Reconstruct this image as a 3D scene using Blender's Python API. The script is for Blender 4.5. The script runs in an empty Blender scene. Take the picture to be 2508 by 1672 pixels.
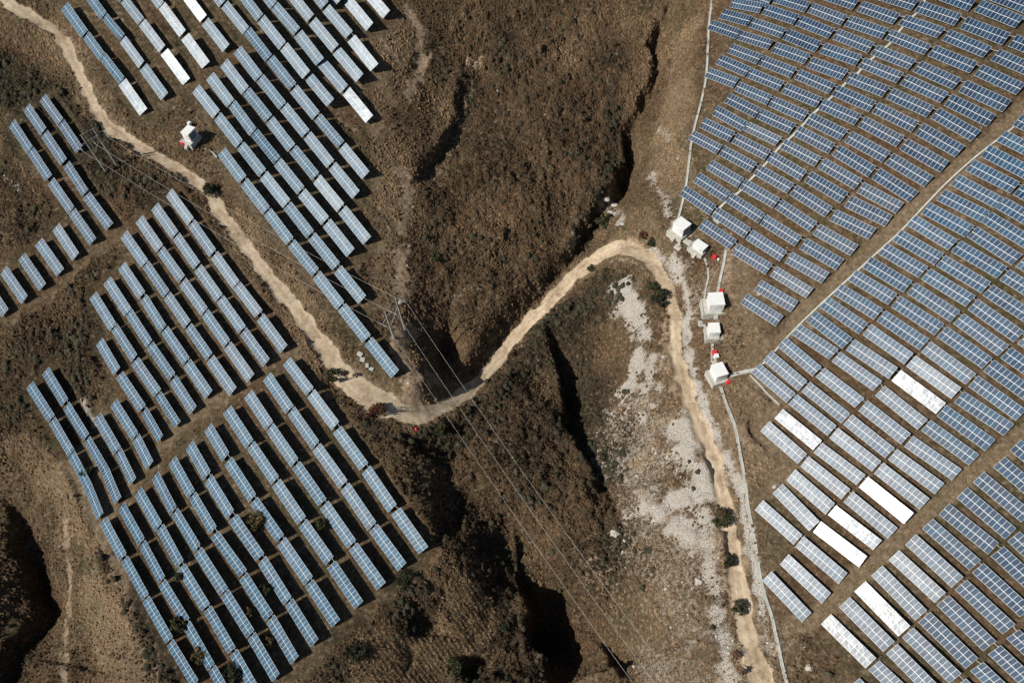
import bpy, math, random
import numpy as np
C = bpy.context.scene
# ------------------------------------------------------------------ camera
THETA, ROLL, FPX, CAMH = math.radians(33.0), math.radians(-5.8), 1900.0, 178.0
Rx = np.array([[1,0,0],[0,math.cos(THETA),-math.sin(THETA)],[0,math.sin(THETA),math.cos(THETA)]])
Rz = np.array([[math.cos(ROLL),-math.sin(ROLL),0],[math.sin(ROLL),math.cos(ROLL),0],[0,0,1]])
CM = Rx @ Rz
fwd = CM @ np.array([0,0,-1.0])
CAM = -fwd * (CAMH / -fwd[2])
import mathutils
cd = bpy.data.cameras.new("camera"); cam = bpy.data.objects.new("camera", cd); C.collection.objects.link(cam)
cam.matrix_world = mathutils.Matrix([[*CM[0],CAM[0]],[*CM[1],CAM[1]],[*CM[2],CAM[2]],[0,0,0,1]])
cd.sensor_width = 36.0; cd.lens = 36.0*FPX/2508.0; cd.clip_start = 1.0; cd.clip_end = 6000.0
C.camera = cam
# ------------------------------------------------------------------ light
SUN_AZ, SUN_EL = math.radians(-160.0), math.radians(43.0)     # direction towards the sun, measured from +x
w = bpy.data.worlds.new("World"); C.world = w; w.use_nodes = True
nt = w.node_tree; bg = nt.nodes["Background"]
sky = nt.nodes.new("ShaderNodeTexSky"); sky.sky_type = 'NISHITA'; sky.sun_disc = False
sky.sun_elevation = SUN_EL; sky.sun_rotation = math.radians(90.0) - SUN_AZ
nt.links.new(sky.outputs[0], bg.inputs[0]); bg.inputs[1].default_value = 0.05
ld = bpy.data.lights.new("sun", 'SUN'); ld.energy = 5.0; ld.angle = math.radians(0.5); ld.color = (1.0, 0.94, 0.85)
sun = bpy.data.objects.new("sun", ld); C.collection.objects.link(sun)
sd = mathutils.Vector((math.cos(SUN_EL)*math.cos(SUN_AZ), math.cos(SUN_EL)*math.sin(SUN_AZ), math.sin(SUN_EL)))
sun.rotation_euler = sd.to_track_quat('Z','Y').to_euler()
C.view_settings.view_transform = 'Standard'; C.view_settings.look = 'None'
C.view_settings.exposure = 0.12; C.view_settings.gamma = 1.0; C.view_settings.use_curve_mapping = False
C.cycles.max_bounces = 4; C.cycles.diffuse_bounces = 2; C.cycles.glossy_bounces = 2
C.cycles.caustics_reflective = False; C.cycles.caustics_refractive = False
rng = np.random.default_rng(7); random.seed(7)
# ------------------------------------------------------------------ survey data (table corners, relief coefficients)
TABLES = """
332 11 430 148 299 48;436 154 513 260 409 192;518 260 609 378 492 296;617 384 721 532 581 420;
422 -77 521 60 393 -41;525 66 610 167 502 99;615 175 706 299 588 211;719 311 823 455 685 348;
513 -159 613 -23 484 -123;622 -19 706 88 592 16;711 93 809 222 681 129;823 237 931 384 787 271;
707 -121 802 10 678 -85;809 11 910 148 778 47;926 162 1027 302 888 197;905 -69 1012 74 873 -32;
1021 87 1123 217 990 126;1004 -140 1105 0 971 -103;1116 4 1219 132 1085 41;1228 134 1331 268 1195 167;
1341 271 1450 406 1307 307;1458 416 1565 548 1422 455;1573 557 1685 690 1540 592;1694 699 1809 839 1658 738;
1189 -60 1288 69 1157 -23;1296 74 1399 204 1263 115;1409 209 1518 347 1373 250;1526 354 1636 485 1491 392;
1252 -123 1355 7 1220 -85;1362 11 1469 136 1329 49;1480 147 1586 285 1441 184;1595 288 1704 417 1559 329;
1713 425 1827 565 1677 463;1430 -63 1537 71 1396 -24;1548 85 1658 219 1513 123;1666 228 1779 362 1631 269;
1502 -123 1608 8 1467 -85;1615 22 1727 152 1581 60;1740 171 1853 313 1702 208;1565 -143 1676 -8 1530 -104;
1713 -27 1828 112 1679 14;1798 -80 1910 52 1763 -39;1181 225 1285 361 1145 263;1292 365 1400 499 1258 403;
1409 505 1515 636 1373 543;1524 644 1636 784 1488 683;1646 794 1761 934 1610 834;1114 288 1217 423 1080 329;
1225 429 1332 562 1191 465;1340 570 1445 705 1304 609;1454 712 1562 845 1420 749;1047 354 1147 488 1010 392;
1154 491 1255 628 1121 529;1263 632 1372 768 1230 666;1378 774 1490 913 1343 813;1083 551 1188 685 1050 592;
1197 694 1302 828 1162 732;1104 724 1206 860 1067 762;976 414 1076 540 942 455;222 460 309 580 195 496;
315 586 403 716 285 620;144 507 226 625 116 546;233 637 327 776 202 672;72 584 159 716 45 622;
166 721 254 855 134 754;1570 855 1685 995 1535 899;1696 1007 1817 1158 1658 1047;1496 923 1610 1060 1460 965;
1620 1071 1736 1217 1582 1113;1310 838 1421 977 1274 880;1427 988 1537 1129 1390 1025;1546 1139 1664 1285 1510 1178;
1673 1299 1792 1447 1636 1340;1213 872 1321 1011 1178 912;1329 1019 1437 1162 1293 1057;1445 1173 1561 1315 1411 1211;
1569 1326 1685 1475 1533 1368;1694 1485 1815 1639 1655 1523;1825 1650 1954 1812 1787 1689;1293 1535 1407 1689 1259 1574;
1208 1603 1320 1756 1177 1643;1133 1672 1245 1830 1098 1714;1422 1748 1535 1896 1387 1788;1542 1905 1660 2063 1506 1948;
1672 2085 1803 2265 1631 2122;1814 2279 1942 2468 1773 2320;1327 1824 1437 1985 1289 1864;1444 1990 1562 2158 1410 2033;
1571 2169 1701 2350 1531 2210;1234 1908 1337 2063 1197 1950;1341 2071 1460 2243 1305 2114;1471 2258 1598 2440 1432 2295;
1132 1985 1240 2152 1094 2027;1248 2159 1365 2332 1211 2199;1374 2344 1498 2528 1333 2385;1036 2070 1122 2215 1002 2114;
1136 2236 1253 2418 1101 2276;340 789 432 929 310 822;441 940 554 1093 406 973;264 869 363 1011 235 907;
369 1019 471 1166 336 1052;290 1092 387 1238 257 1131;207 1165 313 1315 171 1203;123 1238 225 1387 90 1274;
33 1302 135 1447 3 1343;-60 1359 41 1513 -92 1399;843 923 948 1066 813 962;955 1075 1057 1220 923 1113;
1067 1229 1172 1375 1034 1269;1179 1380 1285 1518 1143 1417;774 992 873 1132 741 1030;880 1140 980 1283 847 1176;
987 1294 1090 1439 953 1332;1097 1446 1203 1595 1062 1483;698 1054 798 1198 665 1093;803 1207 905 1348 772 1244;
911 1359 1016 1505 880 1400;1021 1514 1126 1663 990 1554;624 1128 724 1272 591 1166;729 1277 829 1422 699 1313;
835 1428 933 1570 803 1466;613 1283 711 1428 579 1320;719 1441 814 1592 688 1477;543 1355 644 1510 507 1393;
473 1428 570 1584 439 1465;939 1582 1040 1727 908 1619;1047 1737 1158 1896 1012 1779;823 1596 927 1749 791 1634;
934 1757 1040 1911 899 1799;647 1513 745 1664 617 1550;751 1672 857 1826 719 1708;864 1837 962 1988 832 1878;
575 1585 671 1735 547 1623;680 1748 788 1905 644 1786;790 1916 884 2062 760 1947;503 1653 588 1799 471 1691;
603 1817 713 1982 568 1853;719 1992 798 2130 693 2029;573 1952 677 2117 540 1990;683 2122 750 2256 650 2166;
494 2020 592 2188 457 2056;595 2192 666 2338 565 2229;240 1797 333 1952 207 1834;340 1967 436 2122 310 2003;
441 2133 529 2283 414 2171;532 2286 593 2432 499 2322;162 1867 267 2031 129 1903;271 2040 363 2199 241 2077;
366 2204 454 2377 336 2243;454 2378 506 2508 422 2415;945 2155 1031 2305 911 2201;1038 2321 1145 2496 1004 2367;
861 2232 953 2399 827 2273;776 2307 864 2479 745 2350;960 2407 1060 2576 927 2446;1070 2598 1208 2788 1033 2633;
872 2485 980 2662 843 2528;990 2678 1115 2876 951 2717;694 2383 792 2555 661 2429;802 2564 898 2741 768 2602;
908 2758 1027 2954 868 2795;1036 2964 1153 3167 998 2997;610 2459 707 2632 580 2498;713 2643 807 2819 683 2680;
812 2835 927 3024 778 2871;932 3038 1050 3246 899 3076;1056 3254 1168 3449 1023 3293;524 2529 619 2708 488 2566;
627 2720 728 2906 595 2753;733 2917 846 3117 698 2950;850 3128 970 3326 818 3164;973 3339 1086 3526 940 3375;
1962 2484 2097 2676 1916 2520;1711 2362 1842 2555 1670 2404;1850 2564 1990 2754 1809 2605;1609 2451 1743 2643 1568 2492;
1751 2656 1889 2850 1709 2695;1503 2540 1633 2724 1465 2583;1644 2744 1779 2942 1602 2783;1262 2432 1390 2616 1226 2470;
1399 2628 1531 2820 1359 2673;1535 2835 1665 3032 1495 2874;1162 2516 1294 2708 1120 2554;1303 2721 1427 2920 1265 2763;
1435 2928 1559 3127 1398 2969;1211 2802 1337 2999 1173 2842;1345 3008 1462 3211 1307 3049;1120 2883 1245 3083 1082 2923;
1251 3093 1369 3296 1215 3134;1163 3176 1280 3383 1127 3213;3595 -11 3740 17 3573 37;3551 44 3688 81 3520 92;
3494 98 3631 146 3464 144;3759 22 3914 73 3730 71;3694 87 3850 141 3666 134;3636 151 3789 198 3608 196;
3590 214 3735 268 3560 261;3536 268 3678 330 3504 314;3479 331 3619 384 3450 378;3867 143 4026 206 3831 194;
3929 77 4089 141 3895 126;3985 14 4150 77 3954 63;3817 -35 3970 13 3786 14;3809 207 3970 264 3777 258;
3745 272 3903 333 3713 321;3683 334 3841 399 3654 380;3622 399 3780 467 3596 447;3579 456 3728 531 3546 503;
3518 517 3662 597 3488 564;3984 280 4155 342 3950 332;3921 339 4091 412 3889 388;3858 408 4027 478 3826 457;
3792 471 3960 546 3762 521;3735 533 3897 607 3704 581;3637 -60 3780 -9 3612 -13;4040 -56 4207 0 4007 -7;
4231 6 4409 69 4195 57;4168 77 4351 140 4135 129;4112 142 4283 210 4078 194;4046 211 4223 272 4012 262;
4441 73 4631 138 4399 122;4369 145 4561 220 4334 195;4304 220 4487 293 4265 269;4239 283 4426 358 4204 333;
4175 353 4358 424 4138 405;4514 4 4711 71 4478 60;4307 -59 4499 0 4271 -7;4742 83 4950 163 4701 142;
4656 146 4858 230 4613 199;4585 222 4789 305 4545 276;4516 299 4711 386 4470 352;4449 365 4646 454 4409 416;
4380 432 4577 521 4341 486;4307 501 4501 597 4270 553;4242 570 4429 668 4202 621;4816 1 5017 82 4770 57;
4575 -77 4781 0 4536 -21;4881 -57 5084 21 4836 -1;4899 241 5099 327 4850 296;4816 317 5023 411 4770 371;
4738 393 4954 492 4694 451;4667 461 4877 564 4624 518;4604 529 4803 641 4558 581;4983 170 5187 249 4937 228;
5050 99 5252 172 5004 156;4110 417 4292 497 4073 469;4042 484 4220 562 4006 535;3982 553 4153 637 3943 606;
3457 577 3600 647 3426 626;3402 640 3539 712 3371 683;3671 597 3829 673 3639 638;3613 653 3775 736 3583 701;
3550 713 3707 798 3520 760;3491 784 3644 873 3458 830;3430 845 3579 941 3394 892;3361 909 3508 1006 3328 956;
3920 616 4091 704 3886 666;3850 680 4021 769 3819 727;3788 741 3953 838 3753 789;3724 806 3889 900 3689 854;
3654 876 3820 972 3619 924;3587 944 3748 1047 3553 990;3519 1014 3678 1117 3485 1062;3978 840 4155 944 3939 891;
3906 907 4078 1015 3868 955;3833 977 4003 1089 3795 1023;3455 1072 3608 1175 3419 1118;3756 1051 3928 1158 3721 1099;
3688 1125 3855 1231 3652 1173;4019 1098 4204 1201 3980 1149;3619 1193 3784 1293 3584 1244;3955 1167 4134 1270 3915 1219;
3882 1234 4063 1336 3843 1286;3807 1304 3984 1412 3771 1351;3731 1370 3910 1476 3695 1422;3664 1436 3837 1547 3626 1486;
3997 1522 4175 1656 3949 1573;4115 710 4291 816 4075 762;4044 775 4223 878 4006 825;4100 1027 4292 1119 4062 1080;
4177 644 4362 744 4135 696;4527 604 4725 715 4480 659;4449 679 4649 790 4406 734;4380 751 4572 864 4334 803;
4315 824 4499 939 4268 876;4235 893 4427 994 4195 944;4172 958 4372 1055 4135 1013;4931 641 5153 751 4879 692;
5008 560 5229 671 4958 615;4849 710 5069 824 4803 767;4776 782 4996 893 4729 836;4701 855 4918 969 4654 906;
4631 928 4849 1035 4587 982;4558 992 4772 1107 4512 1046;5019 897 5241 1023 4962 954;4927 967 5153 1096 4877 1021;
4487 1053 4690 1175 4441 1103;4416 1125 4622 1243 4371 1179;4858 1038 5076 1170 4807 1089;4788 1110 5008 1248 4735 1160;
4709 1179 4933 1308 4659 1233;4633 1250 4854 1382 4585 1303;4560 1316 4778 1449 4512 1368;4489 1384 4703 1524 4442 1437;
4411 1448 4624 1586 4365 1503;4340 1520 4550 1660 4294 1573;4346 1191 4545 1307 4300 1243;4269 1257 4469 1377 4224 1311;
4198 1321 4395 1439 4154 1374;4124 1390 4324 1512 4082 1443;4061 1453 4252 1583 4016 1505;4723 1535 4942 1692 4669 1585;
4791 1464 5017 1623 4740 1516;4866 1395 5096 1543 4813 1446;4948 1320 5176 1460 4895 1371;5027 1254 5249 1388 4975 1306;
4269 1587 4474 1730 4225 1640;4187 1661 4397 1800 4144 1715;4640 1599 4862 1753 4589 1650;4562 1672 4781 1830 4511 1724;
4486 1740 4708 1898 4438 1794;4414 1811 4633 1973 4366 1864;4334 1888 4543 2054 4286 1937;4251 1960 4461 2123 4204 2012;
4176 2029 4382 2193 4130 2078;4106 2095 4316 2257 4062 2145;4475 2134 4710 2297 4429 2187;4561 2056 4796 2225 4512 2108;
4638 1982 4875 2152 4589 2037;4723 1915 4967 2076 4673 1971;4793 1839 5026 2005 4744 1893;4872 1762 5103 1926 4816 1817;
4956 1700 5189 1862 4900 1753;5035 1636 5268 1790 4983 1683;5003 2152 5242 2351 4945 2204;3924 1588 4108 1710 3878 1637;
3852 1651 4024 1796 3808 1697;3781 1717 3954 1865 3738 1766;3723 1779 3897 1926 3679 1824;3836 2002 4026 2157 3793 2048;
3905 1930 4097 2084 3862 1979;3969 1870 4165 2024 3926 1918;4041 1801 4234 1950 3995 1846;4118 1723 4321 1866 4074 1770;
3769 2062 3953 2222 3724 2110;4029 2167 4239 2325 3986 2216;3962 2233 4164 2394 3920 2283;3896 2297 4089 2464 3851 2351;
3834 2368 4014 2552 3784 2415;3739 2448 3930 2618 3697 2496;3937 2624 4150 2805 3896 2677;4022 2551 4247 2723 3983 2605;
4097 2473 4319 2645 4055 2520;4178 2406 4396 2584 4132 2458;4253 2332 4475 2511 4206 2385;4328 2265 4552 2440 4281 2318;
4396 2198 4625 2366 4350 2250;4924 2236 5159 2436 4865 2287;4821 2309 5058 2504 4766 2361;4740 2385 4977 2586 4686 2438;
4651 2464 4893 2658 4598 2519;4571 2539 4804 2742 4517 2588;4996 2601 5227 2816 4934 2650;4919 2674 5152 2890 4853 2723;
4071 3005 4291 3221 4021 3055;3864 2712 4070 2903 3820 2763;3780 2796 3974 2999 3735 2842;4488 2614 4718 2824 4433 2666;
4405 2692 4632 2901 4352 2741;4323 2768 4540 2987 4267 2818;4241 2844 4458 3064 4184 2895;4164 2922 4381 3140 4110 2972;
4309 3233 4531 3442 4252 3279;4211 3318 4433 3537 4159 3363;4396 3151 4606 3363 4340 3200;4475 3072 4708 3296 4418 3120;
4557 2995 4790 3221 4498 3046;4650 2914 4879 3138 4587 2962;4738 2838 4973 3055 4677 2886;4819 2756 5054 2972 4761 2803;
4732 3321 4964 3540 4678 3363;4818 3241 5050 3461 4752 3283;4903 3158 5137 3379 4839 3202;4994 3081 5227 3300 4929 3125
"""
HG = [-21.2, -19.4, -18.8, -21.4, -16.7, -5.7, 4.0, 11.5, 16.2, -12.7, -10.7, 0.2, -8.1, -7.4, 8.5, 23.7, 29.3, 31.7, 1.2, -4.9, 5.8, 2.6, -1.7, 13.7, 32.6, 40.4, 42.9, 20.8, 22.2, 20.3, 11.9, 3.9, 21.9, 43.3, 47.0, 47.4, 33.1, 37.6, 38.2, 27.1, 13.3, 23.7, 46.8, 47.6, 44.1, 57.7, 61.6, 60.2, 47.1, 29.8, 27.1, 36.0, 36.4, 32.6, 82.1, 82.0, 75.9, 60.8, 42.3, 30.1, 25.4, 21.6, 17.2]
GX0, GY0, GSX, GSY, GNX, GNY = -172.4941, -109.4316, 47.22781, 51.97673, 9, 7
DZ = 1.6387

# ------------------------------------------------------------------ sight lines to ground points
def ray(p):
    p = np.atleast_2d(np.asarray(p, float))
    d = np.stack([(p[:,0]-1254)/FPX, -(p[:,1]-836)/FPX, -np.ones(len(p))], 1) @ CM.T
    return d / -d[:,2:3]
def at(p, z):
    return CAM + ray(p) * (CAM[2]-np.asarray(z, float))[:,None]
HG = np.array(HG).reshape(GNY, GNX)
def macro(x, y):
    fx = np.clip((x-GX0)/GSX, -0.9, GNX-0.1); fy = np.clip((y-GY0)/GSY, -0.9, GNY-0.1)
    ix = np.floor(fx).astype(int); iy = np.floor(fy).astype(int)
    num = 0.0; den = 0.0
    def b(t):
        t = np.abs(t); return np.where(t<1, 2/3-t**2+t**3/2, np.where(t<2, (2-t)**3/6, 0))
    for a in range(-1, 3):
        for c in range(-1, 3):
            jx, jy = ix+a, iy+c
            ok = (jx>=0)&(jx<GNX)&(jy>=0)&(jy<GNY)
            ww = b(fx-jx)*b(fy-jy)*ok
            num = num + ww*HG[np.clip(jy,0,GNY-1), np.clip(jx,0,GNX-1)]; den = den + ww
    return num/np.maximum(den, 1e-6)
def gm(p):                                   # picture point (full size px) -> macro ground
    p = np.atleast_2d(np.asarray(p, float)); z = np.zeros(len(p))
    for _ in range(25):
        q = at(p, z); z = .5*z + .5*macro(q[:,0], q[:,1])
    return at(p, z)
KD = 2508/2352.0
def gd(pts): return gm(np.asarray(pts, float)[:, :2]*KD)     # same, from survey-sheet px
# ------------------------------------------------------------------ value noise
def vnoise(x, y, s, seed):
    x = x/s; y = y/s; ix = np.floor(x).astype(np.int64); iy = np.floor(y).astype(np.int64)
    fx = x-ix; fy = y-iy; fx = fx*fx*(3-2*fx); fy = fy*fy*(3-2*fy)
    def hsh(i, j):
        n = (i*374761393 + j*668265263 + seed*144665) & 0xffffffff
        n = ((n ^ (n>>13))*1274126177) & 0xffffffff
        return ((n ^ (n>>16)) & 0xffff)/65535.0
    return (hsh(ix,iy)*(1-fx)+hsh(ix+1,iy)*fx)*(1-fy) + (hsh(ix,iy+1)*(1-fx)+hsh(ix+1,iy+1)*fx)*fy - .5
def fbm(x, y, s, seed, n=4):
    r = 0; a = 1
    for i in range(n): r = r + a*vnoise(x, y, s/2**i, seed+i); a *= .5
    return r
# ------------------------------------------------------------------ tables -> world corners
TP = np.array([[float(v) for v in t.split()] for t in TABLES.replace('\n','').split(';')]).reshape(-1,3,2)/2.0
tA, tC, tB = TP[:,0], TP[:,1], TP[:,2]; tD = tB+tC-tA
def low(p):
    z = np.zeros(len(p))
    for _ in range(25):
        q = at(p, z); z = .5*z + .5*(macro(q[:,0], q[:,1])+0.75)
    return at(p, z)
LB, LD = low(tB), low(tD)
cenp = (tB+tC)/2
def inpoly(p, poly):
    r = False; n_ = len(poly)
    for i in range(n_):
        (x1,y1),(x2,y2) = poly[i], poly[(i+1)%n_]
        if (y1>p[1]) != (y2>p[1]) and p[0] < (x2-x1)*(p[1]-y1)/(y2-y1)+x1: r = not r
    return r
BLOCKS = [
 ('hill', 'field above the dirt road', [(130,-60),(1000,-60),(1000,900),(880,880),(740,740),(560,540),(400,330),(150,110)]),
 ('small', 'small field at the left edge', [(-80,200),(270,200),(275,560),(100,660),(-20,800),(-80,800)]),
 ('mid', 'field below the dirt road', [(360,400),(420,420),(700,820),(600,860),(470,930),(370,1020),(300,1125),(262,1030),(200,960),(200,600)]),
 ('low', 'lower left field', [(600,700),(1050,1300),(900,1700),(300,1700),(-50,900),(60,800),(200,900),(300,1110)]),
 ('rtop', 'upper right field', [(1560,-60),(2420,-60),(2420,190),(1790,770),(1680,700),(1560,500)]),
 ('rmid', 'middle right field', [(2440,190),(2440,960),(1860,1440),(1700,1300),(1700,850)]),
 ('rlow', 'bottom right field', [(2440,960),(2440,1700),(1830,1650),(1860,1430)]),
]
blk = []
for i in range(len(TP)):
    b_ = 0
    for k, (kk, nm, poly) in enumerate(BLOCKS):
        if inpoly(cenp[i]/KD, poly): b_ = k; break
    blk.append(b_)
# rack pitch: rise of the upper edge over the lower one, metres
PITCH = dict(hill=2.15, small=1.8, mid=1.8, low=1.9, rtop=DZ, rmid=DZ, rlow=DZ)
GLARE = [(2040,1330,3),(2180,1225,3),(2255,950,2),(2300,905,1),(1960,1060,2),(2115,1290,2),(1990,1290,1),(2045,1450,1),(2130,1430,2),(2080,1550,1.5),(2240,1370,1),(2010,1500,0),(425,160,1.6),(405,60,1),(480,125,1),(490,5,1.6),(310,240,1),(888,130,1.2),(880,258,1.4),(1920,1090,1),(2030,1180,1),(1905,1280,1),(1950,1230,1)]
bright = np.zeros(len(TP))
for x, y, v in GLARE:
    i = int(np.argmin(np.hypot(cenp[:,0]-x, cenp[:,1]-y))); bright[i] = max(bright[i], v)
HA, HC = LB.copy(), LD.copy()
sdir = np.array(sd)
def rack(i, dz, e):
    b = at(tB[i:i+1], [LB[i,2]-e])[0]; d = at(tD[i:i+1], [LD[i,2]+e])[0]
    a = at(tA[i:i+1], [b[2]+dz])[0]; c = at(tC[i:i+1], [d[2]+dz])[0]
    return a, b, c, d
def devi(a, b, c, d):
    n = np.cross((c-a)+(d-b), (a-b)+(c-d)); n = n/np.linalg.norm(n); n = n*np.sign(n[2])
    v = CAM-(a+b+c+d)/4; v /= np.linalg.norm(v); h_ = v+sdir; h_ /= np.linalg.norm(h_)
    return math.degrees(math.acos(min(1, n@h_)))
for i in range(len(TP)):
    dz = PITCH[BLOCKS[blk[i]][0]] + random.uniform(-.04,.04); e = random.uniform(-.05,.05)
    want = None
    if bright[i] > 0: want = {3:1.7, 2:2.9, 1.6:3.6, 1.5:4, 1.4:4.3, 1.2:5, 1:5.2}[bright[i]]
    else:
        for (gx_, gy_, rad, w0) in ((2000,1270,330,4.6),(2230,960,130,5.5),(450,90,170,6.5),(880,200,110,6.5),(2060,1500,260,5.2)):
            if blk[i] in (1,2,3): continue
            q_ = math.hypot(cenp[i][0]-gx_, cenp[i][1]-gy_)
            if q_ < rad: w_ = w0+q_/rad*3.2+random.uniform(-.5,.5); want = w_ if want is None else min(want, w_)
    if want is not None:
        best = None
        for dd in np.linspace(1.1, 2.4, 14):
            for ee in np.linspace(-.6, .6, 9):
                sc = abs(devi(*rack(i, dd, ee))-want) + .25*abs(ee) + .3*abs(dd-1.64)
                if best is None or sc < best[0]: best = (sc, dd, ee)
        dz, e = best[1:]
    HA[i], LB[i], HC[i], LD[i] = rack(i, dz, e)
tctr = (LB+LD+HA+HC)/4
# ------------------------------------------------------------------ terrain grid
X0, X1, Y0, Y1, STEP = -235.0, 285.0, -135.0, 330.0, 0.5
nx = int((X1-X0)/STEP)+1; ny = int((Y1-Y0)/STEP)+1
gx = X0+np.arange(nx)*STEP; gy = Y0+np.arange(ny)*STEP
XX, YY = np.meshgrid(gx, gy)
ZZ = macro(XX, YY)
def seg_field(pts, reach):
    """nearest distance, signed side (+ = right of travel) and position along a world polyline; arrays on a sub-window"""
    pts = np.asarray(pts)[:, :2]
    i0 = max(int((pts[:,0].min()-reach-X0)/STEP),0); i1 = min(int((pts[:,0].max()+reach-X0)/STEP)+2,nx)
    j0 = max(int((pts[:,1].min()-reach-Y0)/STEP),0); j1 = min(int((pts[:,1].max()+reach-Y0)/STEP)+2,ny)
    sl = (slice(j0,j1), slice(i0,i1)); x = XX[sl]; y = YY[sl]
    best = np.full(x.shape, 1e9); sg = np.zeros(x.shape); tt = np.zeros(x.shape)
    for k in range(len(pts)-1):
        a, b = pts[k], pts[k+1]; d = b-a; L2 = d@d+1e-9
        t = np.clip(((x-a[0])*d[0]+(y-a[1])*d[1])/L2, 0, 1)
        ex = x-a[0]-t*d[0]; ey = y-a[1]-t*d[1]; q = ex*ex+ey*ey
        m = q < best; best = np.where(m, q, best)
        sg = np.where(m, np.sign(ex*d[1]-ey*d[0]), sg); tt = np.where(m, k+t, tt)
    return sl, np.sqrt(best), sg, tt
def sstep(a, b, x):
    t = np.clip((x-a)/(b-a), 0, 1); return t*t*(3-2*t)
def smooth_line(pts, n=5):
    pts = np.asarray(pts, float); out = []
    P_ = np.vstack([2*pts[0]-pts[1], pts, 2*pts[-1]-pts[-2]])
    for i in range(1, len(P_)-2):
        for k in range(n):
            t = k/n; p0,p1,p2,p3 = P_[i-1],P_[i],P_[i+1],P_[i+2]
            out.append(.5*((2*p1)+(-p0+p2)*t+(2*p0-5*p1+4*p2-p3)*t*t+(-p0+3*p1-3*p2+p3)*t**3))
    out.append(pts[-1]); return np.array(out)
# table footprint mask (keeps the ground calm under the tables)
TM = np.zeros(XX.shape); TW = np.zeros(XX.shape)
for i in range(len(TP)):
    a = (LB[i,:2]+HA[i,:2])/2; b = (LD[i,:2]+HC[i,:2])/2
    sl, d, _, _ = seg_field([a, b], 22)
    TM[sl] = np.maximum(TM[sl], 1-sstep(2.6, 4.2, d)); TW[sl] = np.maximum(TW[sl], 1-sstep(3, 21, d))
# relief: (points on survey sheet), drop at the wall, run-out width, profile
# wall faces +x: the sheltered floor lies to the right (east) of the line
GULLIES = [
 ([(1525,20),(1500,70),(1492,110),(1498,150),(1478,200),(1455,240),(1438,275),(1440,330),(1425,380),(1395,425),(1350,468),(1325,520),(1298,570),(1270,600)],
   [3,7,6,7,5,4,6,8,8,6,7,6,5,3], 9),
 ([(1082,150),(1062,200),(1045,260),(1020,320),(985,380),(955,410)], [1.5,3,3.4,3.4,3,1], 7),
 ([(1275,610),(1235,655),(1200,695),(1165,735),(1130,780),(1095,828),(1050,868),(1005,898)], [4,5.5,5,5,5,4.5,3.5,1], 6),
 ([(1262,740),(1270,800),(1282,860),(1292,920),(1312,985),(1350,1030),(1372,1090),(1378,1150)], [1,8,11,11,8,7,5,1], 18),
 ([(1190,1290),(1195,1340),(1212,1400),(1228,1460),(1250,1510),(1262,1568)], [2,10,13,13,9,4], 22),
 ([(22,1150),(15,1200),(28,1260),(40,1330),(45,1400),(20,1450),(-20,1500),(-40,1600)], [1,5,6.5,7,7,5.5,5,4], 6),
 ([(1032,735),(1005,770),(990,800),(975,830),(955,850)], [1,4.5,5,4,1], 6),
 ([(1002,1090),(1004,1150),(1000,1210),(1002,1260)], [.5,2,2.5,.5], 5),
 ([(975,1385),(962,1410),(952,1450),(955,1475)], [.5,4,4,.5], 7),
 ([(1330,1375),(1350,1420),(1400,1480),(1440,1560)], [1,5,5,3], 12),
 ([(200,820),(215,790),(218,770)], [.2,1.2,.2], 3),
 ([(935,160),(945,130),(950,90)], [.5,1.2,.3], 3),
 ([(1160,700),(1120,655),(1060,690),(1000,712)][::-1], [.5,2.2,2,.5], 4),
 ([(760,1545),(830,1568)], [1,3], 9),
 ([(1040,1500),(1045,1530),(1060,1570)], [1,5,5], 9),
]
# broad valleys first, then everything else is laid out on the shaped land
ra_ = math.radians(38); ru = XX*math.cos(ra_)+YY*math.sin(ra_); rv = -XX*math.sin(ra_)+YY*math.cos(ra_)
for pts, dep, wl, wr in [
  ([(1540,-40),(1500,80),(1470,240),(1430,380),(1340,500),(1290,620),(1270,760),(1310,920),(1370,1060),(1395,1250),(1420,1420),(1440,1600)], 10, 32, 16),
  ([(1150,1180),(1200,1330),(1240,1470),(1270,1600)], 6, 20, 12),
  ([(1010,690),(975,800),(960,900)], 3, 9, 7),
  ([(1010,1000),(1005,1120),(1010,1240),(1000,1350),(960,1450)], 5, 8, 12),
  ([(70,1120),(40,1250),(60,1380),(20,1500)], 5, 12, 12),
  ([(150,700),(100,850),(20,950)], 3, 14, 10)]:
    wp = gd(pts)[:, :2]; sl, d, sg, tt = seg_field(smooth_line(wp, 4), 80)
    s_ = -d*sg; wob = fbm(XX[sl], YY[sl], 30, 19, 3)*14
    s_ = s_+wob*np.exp(-(d/60)**2)
    ZZ[sl] -= dep*np.exp(-np.abs(s_)/np.where(s_ < 0, wl, wr))*(1-sstep(0, 25, np.where((tt<=0)|(tt>=5*0+len(smooth_line(wp,4))-1), d, 0)))*(1-TW[sl])
ZZ += fbm(XX+.3*YY, YY, 40, 5, 3)*7.0*(1-TW)
def bil(Z, x, y):
    fx = np.clip((x-X0)/STEP, 0, nx-1.001); fy = np.clip((y-Y0)/STEP, 0, ny-1.001)
    i = fx.astype(int); j = fy.astype(int); a = fx-i; b = fy-j
    return (Z[j,i]*(1-a)+Z[j,i+1]*a)*(1-b)+(Z[j+1,i]*(1-a)+Z[j+1,i+1]*a)*b
ZB = ZZ.copy()
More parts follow.
